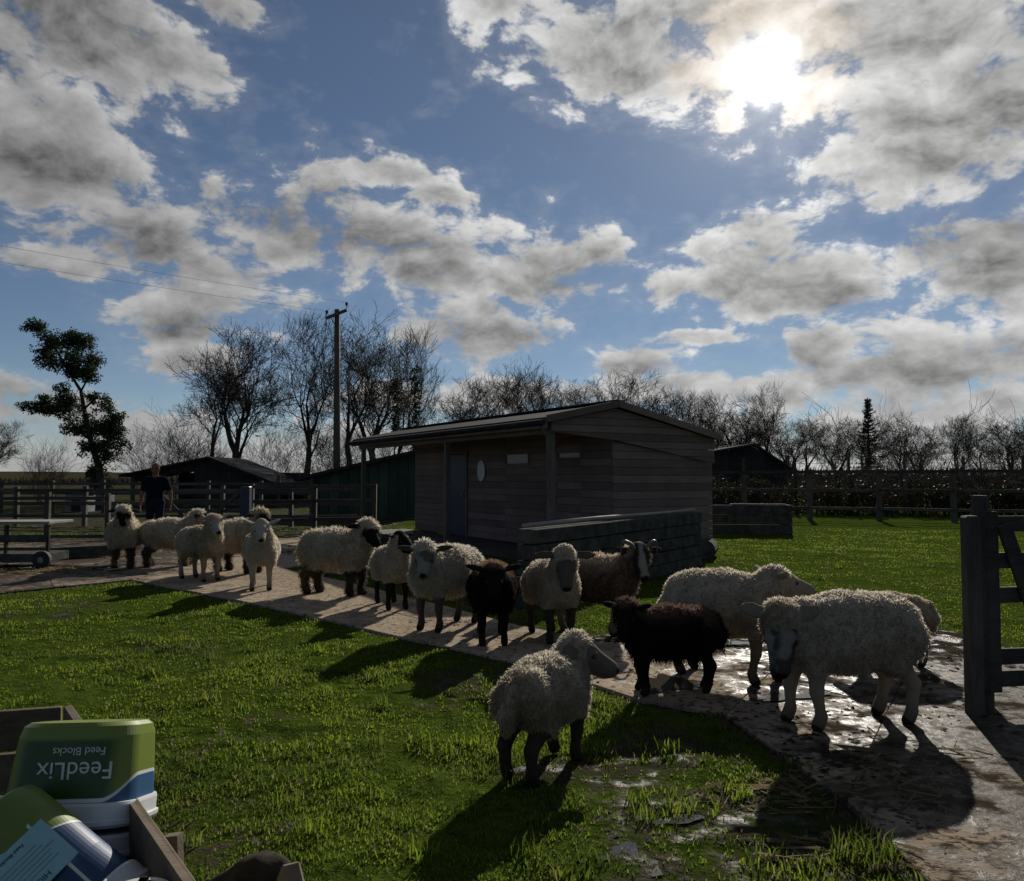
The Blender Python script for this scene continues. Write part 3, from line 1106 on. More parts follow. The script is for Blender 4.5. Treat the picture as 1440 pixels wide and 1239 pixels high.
wl, wr = Vector((0.14, 9.4, 0)), Vector((3.12, 14.0, 0))
sleeper_wall('sleeper_wall', wl, wr, 0.92, 5, 0.24, 'long dark wall of stacked timber sleepers in front of the cabin', 'wall')
dv = (wr - wl).normalized()
mb = MB()
mb.tube([wl - dv * .02 + UP * .955, wl.lerp(wr, .35) + UP * .965, wl.lerp(wr, .7) + UP * .955, wr + UP * .96], [.024, .026, .023, .02], 8)
tag(mb.build('pale_pole', M_PALE, smooth=True), 'long pale stripped pole lying along the top of the sleeper wall', 'pole')
mb = MB()
q = at(992, 789)
mb.tube([q + Vector((0, -.02, .19)), q + Vector((0, 0, .19)), q + Vector((.25, .8, .18)), q + Vector((.25, .82, .18))], [.15, .18, .18, .15], 16)
o = mb.build('cut_log', M_BUND, smooth=False)
tag(o, 'short thick cut log lying at the right end of the sleeper wall', 'log')
# raised bed behind, left of the paddock
b0, b1 = Vector((5.0, 22.0, 0)), Vector((7.38, 21.7, 0))
t = sleeper_wall('raised_bed', b0, b1, 0.78, 3, 0.14, 'long dark raised planter of timber boards by the paddock fence', 'planter', lengths=1)
for (p, r) in ((b0, b0 + Vector((.15, 1.2, 0))), (b1, b1 + Vector((.15, 1.2, 0)))):
    for i in range(3):
        mb = MB()
        dd = (r - p).normalized()
        mb.bar(p + dd * .08 + UP * (.26 * i + .13), r + UP * (.26 * i + .13), .1, .245)
        mb.build('sleeper', M_BUND, t).matrix_parent_inverse = Matrix.Translation(-(b0 + b1) / 2)
mb = MB()
mb.prism([b0 + Vector((.05, .1, .70)), b1 + Vector((-.05, .1, .70)), b1 + Vector((.1, 1.15, .70)), b0 + Vector((.2, 1.15, .70))], (0, 0, .03))
mb.build('soil', M_BUND, t).matrix_parent_inverse = Matrix.Translation(-(b0 + b1) / 2)
mb = MB()
mb.bar(b0 + Vector((.9, -.02, .80)), b1 + Vector((-.15, -.02, .80)), .08, .025)
mb.build('edge_board', M_PALE, t).matrix_parent_inverse = Matrix.Translation(-(b0 + b1) / 2)


def shed(name, label, cat, a, b, depth, eave, ridge, m_wall, m_roof, open_front=False, post=False, ridge_at=0.5):
    """shed with its long front from a to b; the ridge runs along the front"""
    a, b = Vector(a), Vector(b)
    t = empty(name, (a + b) / 2)
    inv = Matrix.Translation(-(a + b) / 2)
    d = (b - a).normalized()
    n = Vector((-d.y, d.x, 0))
    if n.y < 0:
        n = -n
    L = (b - a).length
    P = lambda s, w, z: a + d * s + n * w + UP * z

    def bld(mb, nm, m):
        o = mb.build(nm, m, t)
        o.matrix_parent_inverse = inv
        return o
    if not open_front:
        k = max(3, int(L / 0.9))
        for i in range(k):
            mb = MB()
            mb.bar(P(L * i / k + .01, 0, eave / 2), P(L * (i + 1) / k - .01, 0, eave / 2), .05, eave)
            bld(mb, 'wall_panel', m_wall)
    mb = MB()
    mb.bar(P(.05, depth, eave / 2), P(L - .05, depth, eave / 2), .05, eave)
    bld(mb, 'back_wall', m_wall)
    for s in (0.03, L - .03):
        if open_front and s < 1:
            continue
        mb = MB()
        mb.prism([P(s - .02, .03, 0), P(s - .02, depth - .03, 0), P(s - .02, depth - .03, eave), P(s - .02, depth * ridge_at, ridge - .04), P(s - .02, .03, eave)], d * .04)
        bld(mb, 'end_wall', m_wall)
    ov = .35
    for (wa, za, wb, zb) in ((-.35, eave - .06, depth * ridge_at, ridge), (depth * ridge_at, ridge, depth + .3, eave - .06)):
        mb = MB()
        mb.prism([P(-ov, wa, za), P(-ov, wb, zb), P(-ov, wb, zb + .08), P(-ov, wa, za + .08)], d * (L + 2 * ov))
        bld(mb, 'roof', m_roof)
    if post:
        for s in (0.1, L * .5, L - .1):
            mb = MB()
            mb.bar(P(s, 0.05, 0), P(s, 0.05, eave), .14, .14, up=tuple(d))
            bld(mb, 'post', M_POST)
    tag(t, label, cat)
    return t


# dark barn on the left: gable towards us -> built with the ridge running away
def gable_shed(name, label, cat, xl, xr, yl, yr, yridge, xridge, Y, depth, m_wall, m_roof, lean=0.0, opened=0):
    pl, pr, pt = atd(xl, yl, Y), atd(xr, yr, Y), atd(xridge, yridge, Y)
    base = Vector(((pl.x + pr.x) / 2, Y, 0))
    t = empty(name, base)
    inv = Matrix.Translation(-base)
    D = Vector((lean, depth, 0))

    def bld(mb, nm, m):
        o = mb.build(nm, m, t)
        o.matrix_parent_inverse = inv
    for (p, q) in ((pl, pt), (pt, pr)):
        e = (q - p).normalized() * 0.5
        p2 = p - e if p is pl else p
        q2 = q + e if q is pr else q
        mb = MB()
        mb.prism([p2, q2, q2 + UP * .12, p2 + UP * .12], D)
        bld(mb, 'roof', m_roof)
    # front boards with a dark opening in the left third
    k = 12
    for i in range(k):
        u0, u1 = i / k, (i + 1) / k
        x0, x1 = pl.x + (pr.x - pl.x) * u0 + .01, pl.x + (pr.x - pl.x) * u1 - .01

        def top(x):
            if x < pt.x:
                return pl.z + (pt.z - pl.z) * (x - pl.x) / (pt.x - pl.x)
            return pt.z + (pr.z - pt.z) * (x - pt.x) / (pr.x - pt.x)
        zb = 0.0 if i >= opened else max(0.0, min(top(x0), top(x1)) - .35)
        mb = MB()
        mb.prism([(x0, Y + .4, zb), (x1, Y + .4, zb), (x1, Y + .4, top(x1)), (x0, Y + .4, top(x0))], (0, .04, 0))
        bld(mb, 'board', m_wall)
    xo = pl.x + (pr.x - pl.x) * opened / k
    pts = [(xo, Y + .5, 0), (pr.x - .03, Y + .5, 0), (pr.x - .03, Y + .5, pr.z - .03)] + ([(pt.x, Y + .5, pt.z - .03)] if pt.x > xo else []) + [(xo, Y + .5, min(pl.z + (pt.z - pl.z) * (xo - pl.x) / (pt.x - pl.x), pt.z) - .03)]
    mb = MB()
    mb.prism(pts, (0, .05, 0))
    bld(mb, 'lining', m_wall)
    for x in (pl.x + .1, pr.x - .1):
        mb = MB()
        mb.bar((x, Y + .35, 0), (x, Y + .35, pl.z), .16, .16, up=(0, 1, 0))
        bld(mb, 'post', M_POST)
    mb = MB()
    mb.bar((pl.x + .2, Y + depth - .1, .9), (pr.x - .2, Y + depth - .1, .9), .05, 1.8)
    bld(mb, 'back_wall', m_wall)
    tag(t, label, cat)


M_BARN = wood('black_barn_boards', (0.014, 0.014, 0.014), (0.035, 0.034, 0.032), sc=(10, 10, 2))
gable_shed('field_barn', 'low black open-fronted barn behind the standing man', 'barn', 180, 392, 668, 684, 645, 292, 42.0, 6.0, M_BARN, M_ROOF, opened=5)
gable_shed('green_shed', 'dark green boarded shed seen past the left end of the veranda', 'shed', 432, 600, 672, 648, 636, 588, 30.0, 4.0, M_GREENWALL, M_ROOF, lean=-.6)
gable_shed('grey_outbuilding', 'dark outbuilding with sloping roof right of the cabin', 'shed', 985, 1113, 640, 660, 626, 1062, 46.0, 6.0, M_BARN, M_ROOF)
for (x0, x1, y0, Y, lab) in ((98, 128, 706, 36, 'small pale hutch beyond the left fence'), (134, 156, 704, 38, 'pale grey animal hutch beside the evergreen trunk')):
    p0, p1 = atd(x0, y0, Y), atd(x1, y0, Y)
    t = empty('hutch', ((p0.x + p1.x) / 2, Y, 0))
    W = p1.x - p0.x
    for nm, c, s_, m in (('wall', (0, 0, .42), (W, .7, .8), M_METAL), ('roof', (0, 0, .86), (W + .16, .9, .06), M_ROOF), ('door', (0, -.37, .35), (W * .4, .04, .6), M_BARN)):
        mb = MB()
        mb.box(c, s_)
        mb.build(nm, m, t)
    tag(t, lab, 'hutch')


# ------------------------------------------------------------------ fences and gates
def fence(name, label, posts, rails, ph, pw=.12, rh=.09, rt=.045, m=M_RAIL, cat='fence'):
    t = empty(name, posts[0])
    inv = Matrix.Translation(-Vector(posts[0]))
    for p in posts:
        p = Vector(p)
        mb = MB()
        l = Vector((random.uniform(-.02, .02), random.uniform(-.02, .02), 0))
        mb.bar(p - UP * .1, p + l + UP * (ph + random.uniform(-.03, .03)), pw, pw, up=(0, 1, 0))
        mb.build('post', M_POST, t).matrix_parent_inverse = inv
    for a, b in zip(posts[:-1], posts[1:]):
        a, b = Vector(a), Vector(b)
        d = (b - a).normalized()
        n = Vector((d.y, -d.x, 0))
        if n.y > 0:
            n = -n
        for z in rails:
            mb = MB()
            mb.bar(a + n * (pw / 2 + rt / 2) + UP * (z + random.uniform(-.012, .012)) + d * .005, b + n * (pw / 2 + rt / 2) + UP * (z + random.uniform(-.012, .012)) - d * .005, rt, rh)
            mb.build('rail', m, t).matrix_parent_inverse = inv
    tag(t, label, cat)
    return t


def lerp_pts(a, b, n):
    return [Vector(a).lerp(Vector(b), i / n) for i in range(n + 1)]


fence('paddock_fence', 'dark post and rail fence along the far side of the right paddock', lerp_pts((6.6, 31.5, 0), (21.0, 24.5, 0), 7), (0.42, 1.07, 1.72), 1.8, .15, .1)
fence('yard_fence', 'dark post and rail fence beside the cabin veranda', lerp_pts((-7.0, 22.0, 0), (-3.9, 23.2, 0), 2), (0.36, 0.86, 1.26), 1.32)
fence('left_fence', 'dark post and rail fence behind the trolley at far left', lerp_pts((-15.2, 19.2, 0), (-9.55, 19.4, 0), 4), (0.12, 1.02), 1.15, .10, .08)
fence('far_yard_fence', 'long dark three rail fence crossing behind the man and the barn yard', lerp_pts((-17.5, 25.5, 0), (-4.6, 25.0, 0), 6), (0.32, 0.72, 1.12), 1.25, .12, .10)
fence('meadow_fence', 'distant dark rail fence in front of the black barn', lerp_pts((-24.0, 35.0, 0), (-6.0, 34.0, 0), 8), (0.4, 0.85, 1.25), 1.4, .13, .11)
t = fence('boundary_fence', 'tall thin wire fence with slim posts behind the paddock rails', lerp_pts((8.0, 36.0, 0), (26.0, 30.0, 0), 9), (), 2.35, .09)
for z in (.5, .9, 1.3, 1.7, 2.1):
    mb = MB()
    mb.tube([(8.0, 35.94, z), (26.0, 29.94, z)], .006, 4)
    mb.build('wire', M_WIRE, t).matrix_parent_inverse = Matrix.Translation(-Vector((8.0, 36.0, 0)))

mb = MB()
q = at(345, 755)
mb.bar(q, q + UP * 1.28, .24, .24, up=(0, 1, 0))
tag(mb.build('gate_post', M_BLUE, bevel=.015), 'thick dark blue gate post standing behind the curly headed sheep', 'post')


def field_gate(name, label, a, b, h, nbars, base=.15, brace=True, thick=.06, bh=.09):
    a, b = Vector(a), Vector(b)
    t = empty(name, a)
    inv = Matrix.Translation(-a)
    d = (b - a).normalized()
    n = Vector((d.y, -d.x, 0))
    if n.y > 0:
        n = -n

    def bld(mb, nm):
        mb.build(nm, M_RAIL, t, bevel=.006).matrix_parent_inverse = inv
    zs = base if isinstance(base, (list, tuple)) else [base + (h - base) * i / (nbars - 1) for i in range(nbars)]
    for z in zs:
        mb = MB()
        mb.bar(a + d * .09 + UP * z, b - d * .09 + UP * z, thick * .6, bh)
        bld(mb, 'bar')
    for p in (a + d * .045, b - d * .045):
        mb = MB()
        mb.bar(p + UP * (min(zs) - .08), p + UP * (max(zs) + .08), thick * 1.2, .09, up=tuple(d))
        bld(mb, 'stile')
    if brace:
        L = (b - a).length
        m = a + d * L * (.5 if nbars == 5 and L > 2.3 else .22)
        for (p, q_) in ((a + d * .12 + UP * max(zs), m + UP * min(zs)), (b - d * .12 + UP * max(zs), m + UP * min(zs))):
            mb = MB()
            mb.bar(p + n * thick * .62, q_ + n * thick * .62, thick * .5, bh)
            bld(mb, 'brace')
    tag(t, label, 'gate')


field_gate('field_gate', 'five barred dark gate behind the man in the yard', (-9.3, 21.3, 0), (-6.85, 21.0, 0), 1.15, 5)
# the near gate on the right
gp = at(1371, 1008)
mb = MB()
mb.box((gp.x, gp.y, .62), (.09, .09, 1.28))
tag(mb.build('gatepost', M_POST, bevel=.012), 'square timber gate post nearest the camera at right edge', 'post')
g2 = Vector((gp.x + .155, gp.y + .16, 0))
mb = MB()
mb.tube([g2, g2 + UP * .7, g2 + UP * 1.37, g2 + UP * 1.385], [.058, .054, .052, .045], 10)
tag(mb.build('gatepost', M_POST, smooth=False), 'taller round gate post just behind the square one', 'post')
field_gate('paddock_gate', 'braced timber gate hung from the right gate posts', g2 + Vector((-.045, -.105, 0)), g2 + Vector((2.1, .22, 0)), 1.2, 5, base=[.22, .36, .75, .97, 1.205], thick=.055, bh=.10)

# ------------------------------------------------------------------ yard things on the left
t = empty('flat_trolley', at(20, 800))
w0 = at(66, 800)
inv = Matrix.Translation(-at(20, 800))
yy = w0.y
xr = w0.x + .06
for nm, a, b, w, h, m in (('top_board', (xr - 2.6, yy + .3, .745), (xr, yy + .3, .76), .75, .045, M_PALE), ('side_rail', (xr - 2.5, yy - .02, .49), (xr - .05, yy - .02, .50), .04, .12, M_BUND),
                          ('side_rail', (xr - 2.5, yy - .02, .32), (xr - .05, yy - .02, .33), .04, .05, M_BUND), ('bed', (xr - 2.6, yy + .3, .18), (xr - .05, yy + .3, .18), .7, .14, M_BUND)):
    mb = MB()
    mb.bar(a, b, w, h)
    mb.build(nm, m, t, bevel=.006).matrix_parent_inverse = inv
for x in (xr - .06, xr - .75, xr - 1.5):
    mb = MB()
    mb.bar((x, yy + .01, .25), (x, yy + .01, .72), .05, .05, up=(0, 1, 0))
    mb.build('upright', M_BUND, t).matrix_parent_inverse = inv
for x in (xr - .08, xr - 2.0):
    mb = MB()
    mb.tube([(x, yy - .16, .16), (x, yy - .15, .16), (x, yy - .07, .16), (x, yy - .06, .16)], [.11, .145, .145, .11], 20)
    wh = mb.build('wheel', M_RUBBER, t)
    wh.matrix_parent_inverse = inv
    mb = MB()
    mb.tube([(x, yy - .17, .16), (x, yy - .15, .16)], .05, 12)
    mb.build('hub', M_METAL, wh)
tag(t, 'low flat trolley with pale top board and small wheels at far left', 'trolley')
mb = MB()
a, b = at(70, 788), at(158, 783)
mb.bar(a + UP * .12, b + UP * .12, .25, .22)
tag(mb.build('timber_beam', M_BUND, bevel=.015), 'heavy dark timber beam lying on the yard behind the leftmost sheep', 'beam')

# ------------------------------------------------------------------ telegraph pole and wires
pp = Vector((-7.27, 34.0, 0))
t = empty('telegraph_pole', pp)
mb = MB()
mb.tube([(0, 0, -.2), (-.03, 0, 4), (-.06, 0, 8.55)], [.16, .14, .11], 12)
mb.build('pole', wood('creosoted_pole', (0.05, .042, .03), (.10, .09, .06), sc=(8, 8, 1)), t, smooth=True)
mb = MB()
mb.bar((-.50, -.14, 8.15), (.38, -.14, 8.50), .09, .12)
arm = mb.build('crossarm', M_POST, t)
for i, (x, z) in enumerate(((-.46, 8.22), (.36, 8.56))):
    mb = MB()
    mb.tube([(x, -.14, z), (x, -.14, z + .12), (x, -.14, z + .13), (x, -.14, z + .25), (x, -.14, z + .27)], [.015, .015, .05, .055, .02], 8)
    mb.build('insulator', M_RUBBER, t)
mb = MB()
mb.bar((-.30, -.1, 8.2), (-.05, -.1, 7.75), .03, .04)
mb.build('stay', M_POST, t)
tag(t, 'tall timber telegraph pole with tilted crossarm above the bare trees', 'pole')
for i, (x, z, lab) in enumerate(((-.46, 8.45, 'lower overhead wire running left from the telegraph pole'), (.36, 8.82, 'upper overhead wire running left from the telegraph pole'))):
    pts = []
    for k in range(25):
        u = k / 24
        e = Vector((-8.6, -9.2, 0)) * 2.3
        p = pp + Vector((x, -.14, z)) + e * u + UP * (-3.0 * u * (1 - u) * .35)
        pts.append(p)
    mb = MB()
    mb.tube(pts, .0045, 4)
    tag(mb.build('overhead_wire', M_WIRE), lab, 'wire')

# ------------------------------------------------------------------ trees


def tubes_mesh(name, segs, sides):
    S = np.array(segs, dtype=np.float64)
    p0, p1, r0, r1 = S[:, 0:3], S[:, 3:6], S[:, 6], S[:, 7]
    d = p1 - p0
    d /= np.linalg.norm(d, axis=1, keepdims=True) + 1e-9
    ref = np.where(np.abs(d[:, 2:3]) > .9, np.array([[1., 0, 0]]), np.array([[0, 0, 1.]]))
    s = np.cross(d, ref)
    s /= np.linalg.norm(s, axis=1, keepdims=True) + 1e-9
    u = np.cross(s, d)
    n = len(S)
    V = np.empty((n, 2 * sides, 3))
    for k in range(sides):
        a = 2 * np.pi * k / sides
        o = s * np.cos(a) + u * np.sin(a)
        V[:, k] = p0 + o * r0[:, None]
        V[:, sides + k] = p1 + o * r1[:, None]
    b = (np.arange(n) * 2 * sides)[:, None]
    Fq = np.concatenate([b + [k, (k + 1) % sides, sides + (k + 1) % sides, sides + k] for k in range(sides)], 1).reshape(-1, 4)
    return np_mesh(name, V.reshape(-1, 3), Fq, True)


def rot_dir(d, ang, az):
    d = Vector(d)
    r = d.orthogonal().normalized()
    r = Matrix.Rotation(az, 3, d) @ r
    return (Matrix.Rotation(ang, 3, r) @ d).normalized()


class Tree:
    def __init__(self, seed, levels=5, wob=.10, trop=.05, ang=(.35, .75), ratio=(.62, .82), kids=(2, 3), twig=.012, side=1):
        self.r = random.Random(seed)
        self.big, self.small = [], []
        self.levels, self.wob, self.trop, self.ang, self.ratio, self.kids, self.twig, self.side = levels, wob, trop, ang, ratio, kids, twig, side

    def limb(self, p, d, L, r, lev):
        R = self.r
        n = 4 if lev < 2 else 3
        r_end = r * (.72 if lev == 0 else .55)
        p, d = Vector(p), Vector(d)
        for i in range(n):
            w = self.wob * (1 + .35 * lev)
            d = (d + Vector((R.gauss(0, w), R.gauss(0, w), R.gauss(0, w * .6) + self.trop))).normalized()
            q = p + d * (L / n)
            ra, rb = r + (r_end - r) * i / n, r + (r_end - r) * (i + 1) / n
            (self.big if lev < 2 else self.small).append((*p, *q, max(ra, self.twig), max(rb, self.twig)))
            p = q
            if lev < self.levels and (i > 0 or lev > 0) and i < n - 1:
                for _ in range(self.side if lev > 0 else (1 if i > 1 else 0)):
                    if R.random() < .85:
                        self.limb(p, rot_dir(d, R.uniform(.5, 1.0), R.uniform(0, 6.28)), L * R.uniform(.45, .7), r_end * .55, lev + 1 + (R.random() < .35))
        if lev < self.levels:
            for _ in range(R.randint(*self.kids)):
                self.limb(p, rot_dir(d, R.uniform(*self.ang), R.uniform(0, 6.28)), L * R.uniform(*self.ratio), r_end * R.uniform(.65, .85), lev + 1)


def build_tree(name, T):
    tm = tubes_mesh(name + '_trunk', T.big, 6)
    tm.materials.append(M_BARK)
    cm = tubes_mesh(name + '_crown', T.small, 3)
    cm.materials.append(M_TWIG)
    zmax = max(s[5] for s in T.small)
    print(name, len(T.big), len(T.small))
    return tm, cm, zmax


def place_tree(kind, base, H, rz, label, group=None, name='bare_tree', wx=1.0):
    tm, cm, zm = kind
    t = empty(name, base, rz)
    k = H / zm
    t.scale = (k * wx, k * wx, k)
    many = name in ('bare_shrub', 'hedge_bush')
    st = link('stems' if many else 'trunk', tm, None, t)
    if many:
        st['kind'] = 'stuff'
    link('twigs' if many else 'crown', cm, None, t)
    tag(t, label, 'shrub' if many else 'tree', group)
    return t


KIND = {}
T = Tree(11, 6, .09, .05, (.3, .65), (.66, .84), (2, 3), .009)
T.limb((0, 0, -.2), (0, 0, 1), 3.0, .30, 0)
KIND['spread'] = build_tree('spreading', T)
T = Tree(23, 6, .085, .09, (.22, .5), (.66, .84), (2, 3), .009)
T.limb((0, 0, -.2), (.03, 0, 1), 3.4, .24, 0)
KIND['upright'] = build_tree('upright', T)
T = Tree(5, 6, .10, .07, (.3, .6), (.62, .85), (2, 3), .009)
T.limb((0, 0, -.2), (0, 0, 1), 3.6, .24, 0)
KIND['open'] = build_tree('open', T)
T = Tree(37, 5, .08, .12, (.2, .45), (.7, .9), (2, 3), .009)
T.limb((0, 0, -.2), (0, 0, 1), 2.6, .16, 0)
KIND['slim'] = build_tree('slim', T)
# many-stemmed bare shrubs
for nm, sd, ns, sp in (('shrub', 3, 16, .5), ('whips', 8, 11, .75), ('hedge', 15, 20, .6)):
    T = Tree(sd, 4 if nm != 'whips' else 3, .10, .10 if nm != 'hedge' else .02, (.25, .6), (.55, .8), (2, 3), .0028)
    R = T.r
    for i in range(ns):
        a = R.uniform(0, 6.28)
        d = Vector((math.cos(a) * sp * R.random(), math.sin(a) * sp * R.random(), 1)).normalized()
        T.limb((math.cos(a) * .2, math.sin(a) * .2, -.1), d, R.uniform(.7, 1.3), .012, 1)
    KIND[nm] = build_tree(nm, T)


def tree_px(kind, px, ytop, Y, rz, label, group=None, name='bare_tree', wx=1.0):
    if name == 'bare_tree':
        ytop -= 12 if px > 1020 else 8
    p = atd(px, ytop, Y)
    place_tree(KIND[kind], (p.x, Y, 0), p.z, rz, label, group, name, wx)


tree_px('spread', 342, 452, 55, 0.4, 'widest bare tree with low spreading limbs above the black barn', 'tall bare trees left', wx=1.05)
tree_px('upright', 432, 428, 58, 2.1, 'tallest bare tree standing just left of the telegraph pole', 'tall bare trees left', wx=.95)
tree_px('open', 498, 440, 56, 1.0, 'open branched bare tree just right of the telegraph pole', 'tall bare trees left', wx=1.0)
tree_px('slim', 556, 455, 60, 3.3, 'slim bare tree with upright twigs above the veranda roof', 'tall bare trees left', wx=.9)
for (px, yt, k, Y, rz, lab) in ((292, 482, 'open', 62, 2.2, 'smaller bare tree just left of the spreading tree'), (528, 468, 'spread', 66, 1.4, 'bare tree between the open branched and slim trees')):
    tree_px(k, px, yt, Y, rz, lab, 'tall bare trees left', wx=.95)
tree_px('slim', 588, 500, 57, 5.0, 'shorter ivy clad bare tree right of the slim tree', 'tall bare trees left', wx=.8)
tree_px('shrub', 215, 590, 50, 1.0, 'bare bushy shrub left of the spreading tree', name='bare_shrub', wx=1.2)
tree_px('shrub', 66, 604, 48, 2.6, 'bare fan-shaped shrub left of the evergreen tree', name='bare_shrub', wx=1.1)
tree_px('spread', -8, 588, 60, 2.0, 'bare tree cut off by the left edge', wx=1.1)
tree_px('hedge', 455, 610, 46, .5, 'low bare thicket behind the green shed', name='bare_shrub', wx=1.5)
LINE = [(668, 528, 'spread', 72, .3), (705, 512, 'open', 75, 1.2), (742, 520, 'upright', 74, 2.2), (775, 514, 'slim', 70, .6), (812, 530, 'open', 76, 4.1), (880, 522, 'spread', 72, 5.2),
        (845, 545, 'upright', 80, 3.4), (925, 540, 'open', 74, 2.9), (952, 548, 'upright', 76, 1.6), (985, 555, 'slim', 72, .9), (1012, 556, 'upright', 82, 4.4), (640, 560, 'shrub', 60, 2.0)]
ORD = ['first', 'second', 'third', 'fourth', 'fifth', 'sixth', 'seventh', 'eighth', 'ninth', 'tenth', 'eleventh', 'twelfth']
for i, (px, yt, k, Y, rz) in enumerate(sorted(LINE)):
    tree_px(k, px, yt, Y, rz, '%s bare tree from the left in the row behind the cabin roof' % ORD[i], 'bare trees behind the cabin', wx=1.15)
for i, (px, yt, k, Y, rz) in enumerate([(1035, 575, 'spread', 70, 1.9), (1090, 582, 'upright', 72, 3.1), (1140, 588, 'open', 68, .2), (1172, 600, 'spread', 74, 4.0), (1205, 592, 'upright', 70, 5.5), (1252, 585, 'open', 72, 2.7),
                                         (1290, 598, 'spread', 66, 1.3), (1335, 590, 'upright', 70, .8), (1378, 602, 'open', 68, 3.8), (1415, 596, 'spread', 71, 2.2), (1455, 590, 'upright', 69, 4.9)]):
    tree_px(k, px, yt, Y, rz, '%s bare tree from the left in the belt right of the cabin' % ORD[i], 'bare trees right of the cabin', wx=1.35)
for i, (px, yt, Y, rz) in enumerate([(262, 560, 60, 2.0), (300, 590, 52, .3), (385, 575, 62, 3.0), (470, 570, 64, 4.4), (530, 585, 60, 5.1), (610, 575, 62, 1.1)]):
    tree_px('shrub', px, yt, Y, rz, '%s low bare bush from the left under the tall trees' % ORD[i], 'bushes under the tall trees', 'bare_shrub', 1.3)
tree_px('open', 1066, 540, 62, 2.4, 'rounded bare tree above the dark outbuilding roof', wx=.9)
tree_px('spread', 1112, 590, 60, 1.1, 'small bare tree right of the outbuilding', wx=1.0)
tree_px('whips', 1165, 555, 40, .7, 'leaning bare shrub with long whips left of the conifer', name='bare_shrub', wx=1.25)
tree_px('whips', 1300, 540, 38, 2.2, 'bare shrub with tallest straight whips right of the conifer', name='bare_shrub', wx=1.1)
tree_px('whips', 1372, 560, 37, 4.0, 'arching bare shrub near the right edge', name='bare_shrub', wx=1.35)
tree_px('shrub', 1440, 560, 42, 4.6, 'bare shrub cut off by the right edge', name='bare_shrub', wx=1.4)
tree_px('shrub', 1260, 590, 44, 3.0, 'low bare shrub just right of the conifer', name='bare_shrub', wx=1.4)
HX = list(range(1125, 1480, 32))
for i, px in enumerate(HX):
    tree_px('hedge', px, 640 + 10 * math.sin(i * 2.1), 36.5 - i * .45, i * 1.7, '%s bare hedge bush from the left behind the paddock fence' % ORD[i], 'hedge bushes behind the paddock', 'hedge_bush', 1.25)


def leaf_cloud(name, centres, n, size, m, parent, flat=.6):
    """centres: (x, y, z, rx, ry, rz)"""
    vol = np.array([c[3] * c[4] * c[5] for c in centres]) ** .75
    pick = RNG.choice(len(centres), n, p=vol / vol.sum())
    c = np.array(centres)[pick]
    v = RNG.normal(0, 1, (n, 3))
    v /= np.linalg.norm(v, axis=1, keepdims=True)
    v *= (RNG.uniform(0, 1, n) ** .42)[:, None]
    P = c[:, :3] + v * c[:, 3:6]
    keep = vnoise(P, 1.7, 4) + .35 * vnoise(P, 5.0, 9) > .51
    P = P[keep]
    n = len(P)
    a = RNG.normal(0, 1, (n, 3))
    a[:, 2] -= .5
    a /= np.linalg.norm(a, axis=1, keepdims=True)
    b = np.cross(a, RNG.normal(0, 1, (n, 3)))
    b /= np.linalg.norm(b, axis=1, keepdims=True)
    s = size * RNG.uniform(.6, 1.4, n)
    V = np.stack([P, P + a * s[:, None] * .5 + b * s[:, None] * .25, P + a * s[:, None], P + a * s[:, None] * .5 - b * s[:, None] * .25], 1)
    k = (np.arange(n) * 4)[:, None]
    me = np_mesh(name, V.reshape(-1, 3), k + [0, 1, 2, 3])
    return link(name, me, m, parent)


def evergreen():
    Y = 40.0
    base = atd(145, 720, Y)
    base.z = 0
    t = empty('evergreen_tree', base)
    Q = lambda px, py, dy=0.0: atd(px, py, Y + dy) - base
    mb = MB()
    tr = [(148, 725), (140, 660), (128, 620), (118, 575), (114, 550), (98, 525), (78, 490), (58, 462)]
    mb.tube([Q(*p) for p in tr], [.22, .17, .14, .11, .085, .06, .04, .02], 8)
    for pts in ([(128, 620), (95, 590), (50, 572)], [(118, 575), (135, 560), (150, 560)], [(132, 640), (155, 615), (165, 600)], [(126, 610), (105, 605), (88, 600)], [(98, 525), (115, 510), (125, 500)], [(136, 655), (150, 640), (172, 628)], [(114, 550), (122, 535), (128, 520)]):
        mb.tube([Q(p[0], p[1], (i * .5 if pts[0][0] % 2 else -i * .4)) for i, p in enumerate(pts)], [.06, .04, .015], 6)
    mb.build('trunk', M_BARK, t, smooth=True)
    cs = []
    for (px, py, rx, ry) in ((50, 458, 15, 9), (68, 478, 20, 15), (80, 500, 26, 18), (105, 490, 22, 20), (118, 508, 20, 18), (95, 520, 26, 12), (60, 492, 12, 8), (110, 475, 14, 10), (125, 525, 14, 12),
                             (48, 573, 20, 10), (75, 572, 26, 11), (95, 562, 16, 12), (100, 580, 20, 14), (65, 560, 10, 8), (135, 560, 14, 8), (148, 568, 14, 14), (150, 590, 18, 16), (130, 600, 18, 14), (105, 605, 16, 12),
                             (160, 610, 18, 16), (140, 625, 20, 16), (172, 628, 13, 10), (118, 630, 12, 10), (150, 645, 16, 14), (135, 660, 14, 12), (140, 680, 16, 12), (165, 590, 10, 10), (88, 545, 10, 8)):
        p = Q(px, py, random.uniform(-.5, .5))
        k = Y / F
        for _ in range(8):
            v = Vector((random.gauss(0, 1), random.gauss(0, 1), random.gauss(0, 1))).normalized() * random.uniform(.35, .95)
            q_ = random.uniform(.52, .82)
            cs.append((p.x + v.x * rx * k, p.y + v.y * rx * k * .8, p.z + v.z * ry * k, rx * k * q_, rx * k * q_, ry * k * q_ * 1.1))
    leaf_cloud('crown', cs, 40000, .12, M_LEAF, t)
    tag(t, 'leaning evergreen tree with clumped dark foliage at far left', 'tree')


evergreen()


